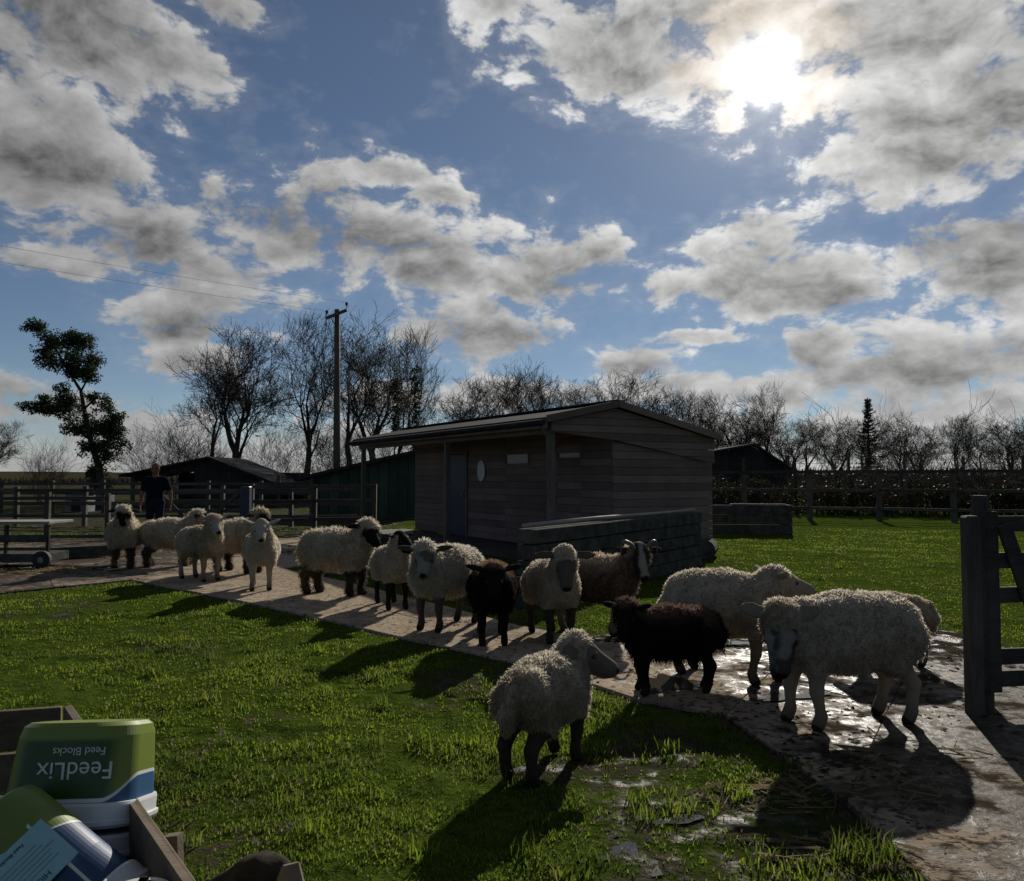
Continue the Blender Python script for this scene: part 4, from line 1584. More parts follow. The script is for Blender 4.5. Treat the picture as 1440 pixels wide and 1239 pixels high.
def conifer():
    Y = 44.0
    base = atd(1223, 700, Y)
    base.z = 0
    top = atd(1223, 558, Y)
    H = top.z
    t = empty('conifer_tree', base)
    mb = MB()
    mb.tube([(0, 0, -.1), (0, 0, H * .5), (0, 0, H)], [.1, .06, .012], 6)
    mb.build('trunk', M_BARK, t)
    V, Fc = [], []
    R = random.Random(4)
    z = .8
    while z < H - .1:
        rad = (1.35 * (1 - z / H) ** .9 + .10) * (.55 + .45 * math.sin(z * 5.3) ** 2 + .25 * R.random())
        for k in range(7):
            a = R.uniform(0, 6.28)
            L = rad * R.uniform(.6, 1.1)
            for j in range(18):
                u = (j + R.random()) / 18
                p = Vector((math.cos(a) * L * u, math.sin(a) * L * u, z - .25 * u * L + .2 * u * u))
                for _ in range(2):
                    d = Vector((R.gauss(0, 1), R.gauss(0, 1), R.gauss(-.5, .6))).normalized() * R.uniform(.06, .16)
                    s = d.orthogonal().normalized() * .03
                    i = len(V)
                    V += [tuple(p - s), tuple(p + s), tuple(p + d)]
                    Fc.append((i, i + 1, i + 2))
        z += R.uniform(.10, .20)
    link('crown', np_mesh('conifer_crown', np.array(V), np.array(Fc)), M_CONIF, t)
    tag(t, 'small pointed conifer rising above the hedge right of centre', 'tree')


conifer()
# ivy on two of the left trees
for (px, Y, y0, y1, lab) in ((556, 59.7, 540, 640, 'dark ivy column round the slim bare trunk'), (584, 56.7, 520, 640, 'dark ivy column round the shorter bare trunk')):
    cs = []
    for k in range(9):
        p = atd(px + random.uniform(-3, 3), y0 + (y1 - y0) * k / 8, Y)
        cs.append((p.x, p.y, p.z, .42, .42, .5))
    o = leaf_cloud('ivy', cs, 1500, .2, M_LEAF, None)
    tag(o, lab, 'ivy')
# far wood on the skyline
def far_wood():
    segs = []
    R = random.Random(2)
    for i in range(3200):
        az = math.radians(R.uniform(-42, 42))
        Y = R.uniform(170, 230)
        x = math.tan(az) * Y
        h = R.uniform(.9, 1.8) if x < 10 else R.uniform(1.5, 5.0)
        for k in range(5):
            a = R.uniform(0, 6.28)
            segs.append((x, Y, -.1, x + math.cos(a) * h * .5, Y + math.sin(a), h * R.uniform(.6, 1), .14, .05))
    me = tubes_mesh('far_wood', segs, 3)
    tag(link('distant_wood', me, M_TWIG), 'distant line of bare woodland on the horizon', 'wood', kind='stuff')


far_wood()
# brambles filling the hedge bottom behind the paddock rails
cs = []
for k in range(34):
    p = Vector((8.2, 34.6, 0)).lerp(Vector((25.0, 29.0, 0)), k / 33)
    hh = random.uniform(.75, 1.05)
    cs.append((p.x + random.uniform(-.3, .3), p.y + random.uniform(-.3, .3), hh * .72, .8, .6, hh))
M_BRAM = leafmat('bramble_leaves', (0.020, 0.020, 0.012), (0.055, 0.047, 0.028), 0.2)
tag(leaf_cloud('bramble_thicket', cs, 26000, .13, M_BRAM, None), 'dense brown bramble thicket behind the paddock rails', 'brambles', kind='stuff')
#@@PART3
# ------------------------------------------------------------------ animals: one continuous surface grown from a distance field
def rc(a, b, ra, rb, lab, k=.05):
    return ('c', np.array(a, float), np.array(b, float), ra, rb, lab, k)


def el(c, r, R, lab, k=.03):
    return ('e', np.array(c, float), np.array(r, float), np.array(R, float), lab, k)


def sdf_mesh(prims, vox):
    lo = np.full(3, 1e9)
    hi = -lo
    boxes = []
    for p in prims:
        if p[0] == 'c':
            m = max(p[3], p[4])
            a, b = np.minimum(p[1], p[2]) - m, np.maximum(p[1], p[2]) + m
        else:
            m = max(p[2])
            a, b = p[1] - m, p[1] + m
        boxes.append((a, b))
        lo, hi = np.minimum(lo, a), np.maximum(hi, b)
    lo -= 3 * vox
    hi += 3 * vox
    n = np.ceil((hi - lo) / vox).astype(int) + 1
    Fd = np.full(n, 1.0, np.float32)
    best = np.full(n, 1e3, np.float32)
    lab = np.full(n, -1, np.int16)
    for i, p in enumerate(prims):
        k = p[-1]
        mar = max(k * 1.5, vox * 3)
        i0 = np.maximum(((boxes[i][0] - mar - lo) / vox).astype(int), 0)
        i1 = np.minimum(((boxes[i][1] + mar - lo) / vox).astype(int) + 2, n)
        sl = tuple(slice(a, b) for a, b in zip(i0, i1))
        ax = [lo[j] + vox * np.arange(i0[j], i1[j]) for j in range(3)]
        Xg, Yg, Zg = np.meshgrid(*ax, indexing='ij')
        if p[0] == 'c':
            a, d = p[1], p[2] - p[1]
            t = ((Xg - a[0]) * d[0] + (Yg - a[1]) * d[1] + (Zg - a[2]) * d[2]) / (d @ d + 1e-9)
            t = np.clip(t, 0, 1)
            dist = np.sqrt((Xg - a[0] - t * d[0]) ** 2 + (Yg - a[1] - t * d[1]) ** 2 + (Zg - a[2] - t * d[2]) ** 2) - (p[3] + (p[4] - p[3]) * t)
            li = p[5]
        else:
            c, r, R = p[1], p[2], p[3]
            q = np.stack([Xg - c[0], Yg - c[1], Zg - c[2]], -1) @ R      # columns of R are the axes
            k0 = np.sqrt(((q / r) ** 2).sum(-1))
            k1 = np.sqrt(((q / r ** 2) ** 2).sum(-1)) + 1e-9
            dist = k0 * (k0 - 1) / k1
            li = p[4]
        cur = Fd[sl]
        h = np.maximum(k - np.abs(cur - dist), 0) / k
        Fd[sl] = np.minimum(cur, dist) - h * h * k * .25
        bb = best[sl]
        m = dist < bb
        bb[m] = dist[m]
        lab[sl][m] = li
    # surface nets
    S = Fd < 0
    c8 = [S[dx:n[0] - 1 + dx, dy:n[1] - 1 + dy, dz:n[2] - 1 + dz] for dx in (0, 1) for dy in (0, 1) for dz in (0, 1)]
    cnt = sum(c.astype(np.int8) for c in c8)
    act = (cnt > 0) & (cnt < 8)
    cells = np.argwhere(act)
    ids = np.full(act.shape, -1, np.int64)
    ids[act] = np.arange(len(cells))
    acc = np.zeros((len(cells), 3))
    num = np.zeros(len(cells))
    corner = [(dx, dy, dz) for dx in (0, 1) for dy in (0, 1) for dz in (0, 1)]
    val = {o: Fd[cells[:, 0] + o[0], cells[:, 1] + o[1], cells[:, 2] + o[2]] for o in corner}
    for o in corner:
        for ax in range(3):
            if o[ax] == 0:
                o2 = list(o)
                o2[ax] = 1
                o2 = tuple(o2)
                f0, f1 = val[o], val[o2]
                m = (f0 < 0) != (f1 < 0)
                t = f0[m] / (f0[m] - f1[m])
                pt = np.tile(np.array(o, float), (m.sum(), 1))
                pt[:, ax] = t
                acc[m] += pt
                num[m] += 1
    V = lo + vox * (cells + acc / num[:, None])
    quads = []
    for ax in range(3):
        a = [slice(None)] * 3
        b = [slice(None)] * 3
        a[ax] = slice(0, n[ax] - 1)
        b[ax] = slice(1, n[ax])
        Sa, Sb = S[tuple(a)], S[tuple(b)]
        e = np.argwhere(Sa != Sb)
        u, v = (ax + 1) % 3, (ax + 2) % 3
        e = e[(e[:, u] > 0) & (e[:, v] > 0)]
        flip = Sa[e[:, 0], e[:, 1], e[:, 2]]

        def cid(du, dv):
            g = e.copy()
            g[:, u] -= du
            g[:, v] -= dv
            return ids[g[:, 0], g[:, 1], g[:, 2]]
        q = np.stack([cid(1, 1), cid(0, 1), cid(0, 0), cid(1, 0)], 1)
        q[~flip] = q[~flip][:, ::-1]
        quads.append(q)
    Q = np.concatenate(quads)
    L = lab[cells[:, 0], cells[:, 1], cells[:, 2]]
    # where the nearest grid corner had no label take a neighbour's
    for o in corner[1:]:
        m = L < 0
        if not m.any():
            break
        L[m] = lab[cells[m, 0] + o[0], cells[m, 1] + o[1], cells[m, 2] + o[2]]
    # a little relaxation
    for _ in range(2):
        s = np.zeros_like(V)
        c = np.zeros(len(V))
        for i in range(4):
            np.add.at(s, Q[:, i], V[Q[:, (i + 1) % 4]])
            np.add.at(c, Q[:, i], 1)
        V = V * .5 + .5 * s / np.maximum(c, 1)[:, None]
    fn = np.cross(V[Q[:, 2]] - V[Q[:, 0]], V[Q[:, 3]] - V[Q[:, 1]])
    N = np.zeros_like(V)
    for i in range(4):
        np.add.at(N, Q[:, i], fn)
    N /= np.linalg.norm(N, axis=1, keepdims=True) + 1e-12
    return V, Q, N, L, np.linalg.norm(fn, axis=1) * .5


BODY, NECK, HEAD, MUZ, EAR, EYE, LEG, HOOF, TUFT, THIGH, TAIL, NOSE = range(12)
CREAM, WHITE, DARK, BLK = (.36, .32, .257), (.47, .435, .37), (.030, .024, .021), (.012, .011, .011)


def unit(v):
    v = np.array(v, float)
    return v / np.linalg.norm(v)


def make_sheep(label, px, py, heading, scale, head=(.22, 0, .20), yaw=0, pitch=25, wool=CREAM, face=CREAM, legs=None, earc=None, ear_up=.1, ear_l=.085, wl=.019, wd=9000,
               fluff_legs=False, mop=False, blaze=None, back=None, patch=None, horns=False, stride=(0, 0, 0, 0), fat=1.0, tail=True, legt=1.12, hsz=1.26, crown=True, mottle=False, vox=.0115, seed=1, nose=None, ragged=0.0):
    rs = np.random.default_rng(seed)
    legs = legs or face
    earc = earc or face
    nose = nose or BLK
    f = fat
    P = []
    P.append(rc((-.29, 0, .555), (.0, 0, .540), .165 * f, .192 * f, BODY, .08))
    P.append(rc((.0, 0, .540), (.24, 0, .550), .192 * f, .165 * f, BODY, .08))
    P.append(el((-.02, 0, .495), (.33, .205 * f, .175), np.eye(3), BODY, .06))
    P.append(el((-.03, 0, .62), (.38, .14 * f, .105), np.eye(3), BODY, .06))
    P.append(el((.30, 0, .51), (.115, .13 * f, .17), np.eye(3), BODY, .06))
    NB = np.array((.26, 0, .59))
    HC = NB + np.array(head)
    y, p = math.radians(yaw), math.radians(pitch)
    fw = unit((math.cos(y) * math.cos(p), math.sin(y) * math.cos(p), -math.sin(p)))
    sd = unit((-math.sin(y), math.cos(y), 0))
    up = np.cross(fw, sd)
    R = np.stack([fw, sd, up], 1)
    nb2 = HC - fw * .05 - up * .02
    g_ = hsz
    P.append(rc(NB - np.array((.03, 0, .03)), (NB + nb2) / 2 + np.array((0, 0, .01)), .150, .118, NECK, .07))
    P.append(rc((NB + nb2) / 2, nb2, .118, .088 * g_, NECK, .06))
    P.append(el(HC - fw * .01, (.098 * g_, .066 * g_, .078 * g_), R, HEAD, .03))
    P.append(rc(HC + fw * .04 * g_ + up * .012, HC + fw * .155 * g_ - up * .010, .056 * g_, .041 * g_, HEAD, .03))
    P.append(rc(HC - up * .035 * g_, HC + fw * .14 * g_ - up * .036 * g_, .046 * g_, .032 * g_, HEAD, .03))
    P.append(el(HC + fw * .168 * g_ - up * .016 * g_, np.array((.034, .040, .038)) * g_, R, MUZ, .02))
    P.append(el(HC + fw * .194 * g_ - up * .008 * g_, np.array((.015, .026, .018)) * g_, R, NOSE, .01))
    if mop:
        P.append(el(HC - fw * .03 + up * .055, (.105, .105, .080), R, TUFT, .03))
        P.append(el(HC + fw * .0 + up * .02, (.100, .108, .095), R, TUFT, .03))
    elif crown:
        P.append(el(HC - fw * .045 * g_ + up * .045 * g_, np.array((.075, .075, .055)) * g_, R, TUFT, .03))
        P.append(el(HC - fw * .06 * g_ - up * .01 * g_, np.array((.08, .085, .085)) * g_, R, TUFT, .03))
    else:
        P.append(el(HC - fw * .055 * g_ + up * .045 * g_, np.array((.06, .06, .05)) * g_, R, HEAD, .03))
    eyes = []
    for s in (-1, 1):
        ea = unit(sd * s * 1.0 + up * ear_up - fw * .18)
        en = unit(np.cross(ea, fw))
        ew = np.cross(en, ea)
        c0 = HC - fw * .055 * g_ + sd * s * .055 * g_ + up * .028 * g_
        P.append(el(c0 + ea * ear_l * g_, (ear_l * g_, .036 * g_, .0125), np.stack([ea, ew, en], 1), EAR, .012))
        P.append(el(HC + fw * .052 * g_ + sd * s * .046 * g_ + up * .036 * g_, np.array((.026, .014, .014)) * g_, R, HEAD, .012))
        eyes.append(HC + fw * .060 * g_ + sd * s * .0545 * g_ + up * .024 * g_)
    for i, (lx, s) in enumerate(((.25, 1), (.25, -1), (-.30, 1), (-.30, -1))):
        st = stride[i]
        yy = s * .105 * (.85 + .15 * f)
        thick = 1.55 if fluff_legs else legt
        if i < 2:
            P.append(rc((lx, yy, .46), (lx + .005, yy, .36), .088, .056 * thick, THIGH, .05))
            P.append(rc((lx + .005, yy, .36), (lx + .02 + st * .6, yy, .215), .048 * thick, .032 * thick, LEG, .03))
            P.append(rc((lx + .02 + st * .6, yy, .215), (lx + st, yy, .075), .031 * thick, .024 * thick, LEG, .02))
            P.append(rc((lx + st, yy, .075), (lx + .018 + st, yy, .038), .029 * thick, .033 * thick, LEG, .02))
            P.append(rc((lx + .014 + st, yy, .030), (lx + .032 + st, yy, .020), .033, .032, HOOF, .008))
        else:
            P.append(rc((lx - .02, yy * .95, .50), (lx + .05, yy * 1.1, .38), .120, .076 * (1 + .1 * thick), THIGH, .06))
            P.append(rc((lx + .05, yy * 1.1, .38), (lx - .07 + st * .5, yy, .235), .066 * (.7 + .3 * thick), .034 * thick, LEG, .04))
            P.append(rc((lx - .07 + st * .5, yy, .235), (lx - .045 + st, yy, .075), .033 * thick, .025 * thick, LEG, .02))
            P.append(rc((lx - .045 + st, yy, .075), (lx - .025 + st, yy, .038), .029 * thick, .032 * thick, LEG, .02))
            P.append(rc((lx - .028 + st, yy, .030), (lx - .010 + st, yy, .020), .033, .032, HOOF, .008))
    if tail:
        P.append(rc((-.445, 0, .62), (-.495, 0, .48), .045, .055, TAIL, .03))
        P.append(rc((-.495, 0, .48), (-.49, 0, .38), .055, .035, TAIL, .03))
    V, Q, N, L, area = sdf_mesh(P, vox)
    V[:, 2] = np.maximum(V[:, 2], 0.0)
    woolly = {BODY, NECK, THIGH, TAIL, TUFT} if not fluff_legs else {BODY, NECK, THIGH, TAIL, TUFT, LEG}
    isw = np.isin(L, list(woolly))
    # lumpy fleece
    amp = .011 if wl < .045 else .022
    d = (fbm(V, 16.0, 3, seed) - .5) * 2 * amp + (fbm(V, 5.0, 2, seed + 9) - .5) * .035
    V = V + N * (d * isw)[:, None]
    V[:, 2] = np.maximum(V[:, 2], 0.0)
    # colours
    def colour(Vp, Lp, Np):
        col = np.empty((len(Vp), 3))
        col[:] = wool
        for lb, c in ((HEAD, face), (MUZ, face), (NOSE, nose), (EAR, earc), (EYE, (.006, .005, .004)), (LEG, legs), (HOOF, (.018, .016, .014)), (TUFT, wool)):
            col[Lp == lb] = c
        q = (Vp - HC) @ R / hsz
        nz = fbm(Vp, 22.0, 2, seed + 31) - .5
        if mop:
            dk = (q[:, 0] > .030 + nz * .03) & (np.abs(q[:, 1]) < .085) & (q[:, 2] < .070 + nz * .04) & np.isin(Lp, [TUFT, HEAD, MUZ, NOSE])
            col[dk] = face
        if blaze is not None and not mottle:
            w_ = np.clip((.026 + .012 * np.clip(q[:, 0] / .15, 0, 1) + nz * .03 - np.abs(q[:, 1])) / .012, 0, 1) * (q[:, 2] > -.01) * np.isin(Lp, [HEAD, MUZ])
            col = col * (1 - w_[:, None]) + np.array(blaze) * w_[:, None]
        if mottle:
            w_ = np.clip((fbm(Vp, 13.0, 3, seed + 40) - .46) * 7, 0, 1) * np.isin(Lp, [HEAD, MUZ])
            col = col * (1 - w_[:, None]) + np.array(blaze) * w_[:, None]
        if patch is not None:
            pf = fbm(Vp, 2.6, 2, seed + 3)
            col[(pf > .52) & np.isin(Lp, [BODY, NECK, THIGH])] = patch
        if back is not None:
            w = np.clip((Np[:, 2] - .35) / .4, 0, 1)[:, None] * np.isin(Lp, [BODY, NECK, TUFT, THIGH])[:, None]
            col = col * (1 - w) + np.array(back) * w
        # muddy lower legs and belly
        mud = np.clip((.16 - Vp[:, 2]) / .14, 0, 1)[:, None] * .7
        col = col * (1 - mud) + np.array((.035, .027, .02)) * mud
        stain = np.clip((fbm(Vp, 3.2, 4, seed + 5) - .47) * 2.6, 0, .6)[:, None] * np.isin(Lp, list(woolly))[:, None]
        return col * (1 - stain) + np.array(wool) * np.array((.55, .48, .38)) * stain
    Cv = colour(V, L, N) * np.array((.84, .81, .76))
    Vs = V * scale
    me = np_mesh('sheep_body', Vs, Q, True)
    at_ = me.attributes.new('Col', 'FLOAT_COLOR', 'POINT')
    at_.data.foreach_set('color', np.concatenate([Cv, np.ones((len(Cv), 1))], 1).astype(np.float32).ravel())
    g = at(px, py)
    hard = hard_dist(np.array([g.x]), np.array([g.y]))[0] < 0.05
    t = empty('sheep', (g.x, g.y, .018 if hard else -.004), math.radians(heading))
    link('body', me, M_WOOL, t)
    # fleece: tapered locks
    fw_ = isw[Q].all(1)
    # a furry brow and cheeks are left out for smooth faces
    pa = area * fw_
    n = int(wd * pa.sum())
    idx = rs.choice(len(Q), n, p=pa / pa.sum())
    w = rs.dirichlet(np.ones(4), n)
    base = (V[Q[idx]] * w[:, :, None]).sum(1)
    nn = N[Q[idx, 0]]
    Lb = L[Q[idx, 0]]
    cb = colour(base, Lb, nn)
    ln = wl * rs.uniform(.5, 1.35, n) * np.where(np.isin(Lb, [TUFT]), 1.15, 1.0)
    if ragged:
        ln = ln * (1 + ragged * np.clip((.42 - base[:, 2]) / .15, 0, 1) * rs.uniform(0, 2, n))
    clump = np.stack([vnoise(base, 24, seed + 20), vnoise(base, 24, seed + 21), vnoise(base, 24, seed + 22)], 1) - .5
    grav = np.array((0, 0, -1.0)) * (.6 if wl < .045 else .85)
    dr = nn * .50 + grav * (1 - np.abs(nn[:, 2:3]) * .6) + clump * 1.1 + rs.normal(0, .25, (n, 3))
    dr /= np.linalg.norm(dr, axis=1, keepdims=True)
    sw = np.cross(dr, rs.normal(0, 1, (n, 3)))
    sw /= np.linalg.norm(sw, axis=1, keepdims=True) + 1e-9
    hw = (.0026 if wl < .045 else .0032) * rs.uniform(.6, 1.4, n)[:, None]
    b0 = base - nn * .004
    mid = base + (dr * .55 + nn * .12) * ln[:, None]
    tip = base + (dr + grav * .25 + clump * .5) * ln[:, None]
    LV = np.stack([b0 - sw * hw, b0 + sw * hw, mid + sw * hw * .8, mid - sw * hw * .8, tip], 1)
    LV[:, :, 2] = np.maximum(LV[:, :, 2], .004)
    k = (np.arange(n) * 5)[:, None]
    Tt = np.concatenate([k + [0, 1, 2], k + [0, 2, 3], k + [3, 2, 4]], 1).reshape(-1, 3)
    lm = np_mesh('fleece', LV.reshape(-1, 3) * scale, Tt)
    ca = lm.attributes.new('Col', 'FLOAT_COLOR', 'POINT')
    cc = np.repeat(np.concatenate([np.minimum(cb * rs.uniform(1.1, 1.75, (n, 1)), .8), np.ones((n, 1))], 1), 5, axis=0)
    ca.data.foreach_set('color', cc.astype(np.float32).ravel())
    fo = link('fleece', lm, M_LOCK, t)
    fo['kind'] = 'stuff'
    ev = np.array([[0, 0, 1], [.9, 0, .4], [.28, .86, .4], [-.73, .53, .4], [-.73, -.53, .4], [.28, -.86, .4], [.73, .53, -.4], [-.28, .86, -.4], [-.9, 0, -.4], [-.28, -.86, -.4], [.73, -.53, -.4], [0, 0, -1]])
    ef = np.array([[0, 1, 2], [0, 2, 3], [0, 3, 4], [0, 4, 5], [0, 5, 1], [1, 6, 2], [2, 7, 3], [3, 8, 4], [4, 9, 5], [5, 10, 1], [6, 7, 2], [7, 8, 3], [8, 9, 4], [9, 10, 5], [10, 6, 1], [11, 7, 6], [11, 8, 7], [11, 9, 8], [11, 10, 9], [11, 6, 10]])
    for e_ in eyes:
        link('eye', np_mesh('eye', (ev * .0125 * hsz + e_) * scale, ef, True), M_EYE, t)
    if horns:
        for s in (-1, 1):
            pts, rad = [], []
            for i in range(15):
                u_ = i / 14
                p = HC + up * (.070 + .075 * math.sin(math.pi * u_ * .95) - .085 * u_ * u_) - fw * (.03 + .075 * math.sin(math.pi * u_)) + sd * s * (.030 + .145 * math.sin(u_ * 1.9))
                pts.append(p * scale)
                rad.append((.021 - .016 * i / 14) * scale)
            mb = MB()
            mb.tube(pts, rad, 8)
            mb.build('horn', M_HORN, t, smooth=True)
    tag(t, label, 'sheep', 'sheep crossing the farmyard')
    return t


VAL = dict(wool=(.38, .345, .28), face=(.012, .011, .011), legs=(.060, .05, .042), mop=True, fluff_legs=True, wl=.040, wd=6500, ear_up=-.35, ear_l=.07, fat=1.18)
make_sheep('woolly black-nosed sheep walking forward, leftmost of the flock', 173, 798, -66, 1.06, head=(.16, 0, .25), pitch=35, seed=1, stride=(.03, -.03, 0, .02), **VAL)
make_sheep('black-nosed sheep looking away, standing right in front of the man', 240, 797, 22, 1.02, head=(.17, -.02, .20), yaw=15, pitch=5, seed=2, stride=(.03, -.04, .02, -.02), **VAL)
make_sheep('cream sheep with pricked ears, third from the left, head turned right', 282, 817, -40, 1.03, head=(.15, -.03, .20), yaw=-18, pitch=22, seed=3, wool=CREAM, face=(.34, .31, .265), legs=(.30, .25, .20), ear_up=.75, ear_l=.06, fat=1.08)
make_sheep('curly mop-headed black-legged sheep half hidden behind the front-facing white one', 337, 806, -28, 1.06, head=(.17, -.02, .23), yaw=-10, pitch=15, seed=4, **VAL)
make_sheep('white sheep facing the camera with ears held straight out, fifth from left', 367, 829, -74, 1.02, head=(.14, 0, .20), yaw=0, pitch=28, seed=5, wool=(.39, .355, .295), face=(.36, .34, .30), legs=(.36, .32, .26), ear_up=.35, ear_l=.075, crown=False, fat=1.08)
make_sheep('largest black-nosed shaggy sheep standing broadside on the path', 474, 838, -20, 1.08, head=(.17, -.02, .17), yaw=-30, pitch=35, seed=6, stride=(.0, -.03, .02, -.02), **VAL)
make_sheep('cream sheep with black head turned right, just right of the shaggy sheep', 551, 855, -68, .93, head=(.10, .03, .23), yaw=22, pitch=18, seed=7, wool=(.36, .32, .26), face=BLK, legs=(.02, .018, .016), ear_up=.3, ear_l=.06, crown=False)
make_sheep('plump white sheep with grey-marked face and dark ears in mid row', 628, 884, -122, 1.03, head=(.14, .04, .11), yaw=34, pitch=34, seed=8, wool=(.38, .355, .30), face=(.10, .097, .09), mottle=True, legs=(.10, .085, .07), earc=(.06, .055, .05), ear_up=.05, ear_l=.08, fat=1.2, blaze=(.24, .235, .22), wl=.03)
make_sheep('black sheep facing the camera with tan sun-bleached back', 692, 903, -86, .92, head=(.15, 0, .07), yaw=-2, pitch=40, seed=9, wool=(.018, .015, .013), face=BLK, legs=(.014, .012, .011), back=(.13, .085, .052), ear_up=.15, ear_l=.085, fat=1.1, ragged=.3, wl=.03)
make_sheep('lop-eared pale sheep facing the camera beside the black one', 776, 900, -75, .96, head=(.15, .0, .16), yaw=-14, pitch=50, seed=10, wool=(.37, .33, .27), face=(.10, .09, .08), legs=(.055, .045, .038), earc=(.09, .08, .07), ear_up=-.25, ear_l=.085, hsz=1.36, fat=1.05)
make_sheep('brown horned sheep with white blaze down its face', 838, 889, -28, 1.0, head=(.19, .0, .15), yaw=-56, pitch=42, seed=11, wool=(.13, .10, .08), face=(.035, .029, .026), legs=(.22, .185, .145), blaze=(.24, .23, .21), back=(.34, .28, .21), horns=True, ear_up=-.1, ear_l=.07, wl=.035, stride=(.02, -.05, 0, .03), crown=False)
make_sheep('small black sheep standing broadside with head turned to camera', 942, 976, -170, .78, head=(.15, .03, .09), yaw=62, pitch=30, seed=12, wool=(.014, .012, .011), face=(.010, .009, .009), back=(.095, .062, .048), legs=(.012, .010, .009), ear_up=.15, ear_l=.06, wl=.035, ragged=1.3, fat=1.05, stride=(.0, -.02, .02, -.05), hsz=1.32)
make_sheep('cream sheep facing right with head turned away, behind the small black one', 1024, 956, -38, 1.03, head=(.12, .05, .10), yaw=48, pitch=10, seed=13, wool=(.37, .335, .275), face=(.30, .27, .23), legs=(.16, .13, .10), ear_up=.4, ear_l=.07, fat=1.12, stride=(.05, -.03, 0, 0), wd=13000)
make_sheep('big white sheep at right with lowered grey-patched face', 1190, 1020, -168, 1.02, head=(.19, .05, -.02), yaw=58, pitch=56, seed=14, wool=(.35, .32, .27), face=(.055, .055, .058), mottle=True, legs=(.30, .26, .21), earc=(.20, .18, .15), blaze=(.20, .20, .195), ear_up=.25, ear_l=.055, fat=1.12, stride=(-.02, .05, -.02, .03), vox=.010, hsz=1.40, legt=1.2, wd=15000)
make_sheep('thin-legged sheep mostly hidden behind the big white one', 1246, 938, 178, .76, head=(.15, 0, .0), yaw=0, pitch=40, seed=15, wool=(.40, .35, .28), legs=(.22, .17, .12), fat=.92)
make_sheep('woolly sheep seen from behind on the grass, looking right', 768, 1078, 58, .75, head=(.11, -.09, .13), yaw=-66, pitch=22, seed=16, wool=(.34, .31, .255), face=(.14, .125, .105), legs=(.05, .043, .036), ear_up=-.5, ear_l=.06, wl=.028, wd=13000, vox=.010, fat=1.14, stride=(.04, -.02, 0, -.03), hsz=1.42, legt=1.4)


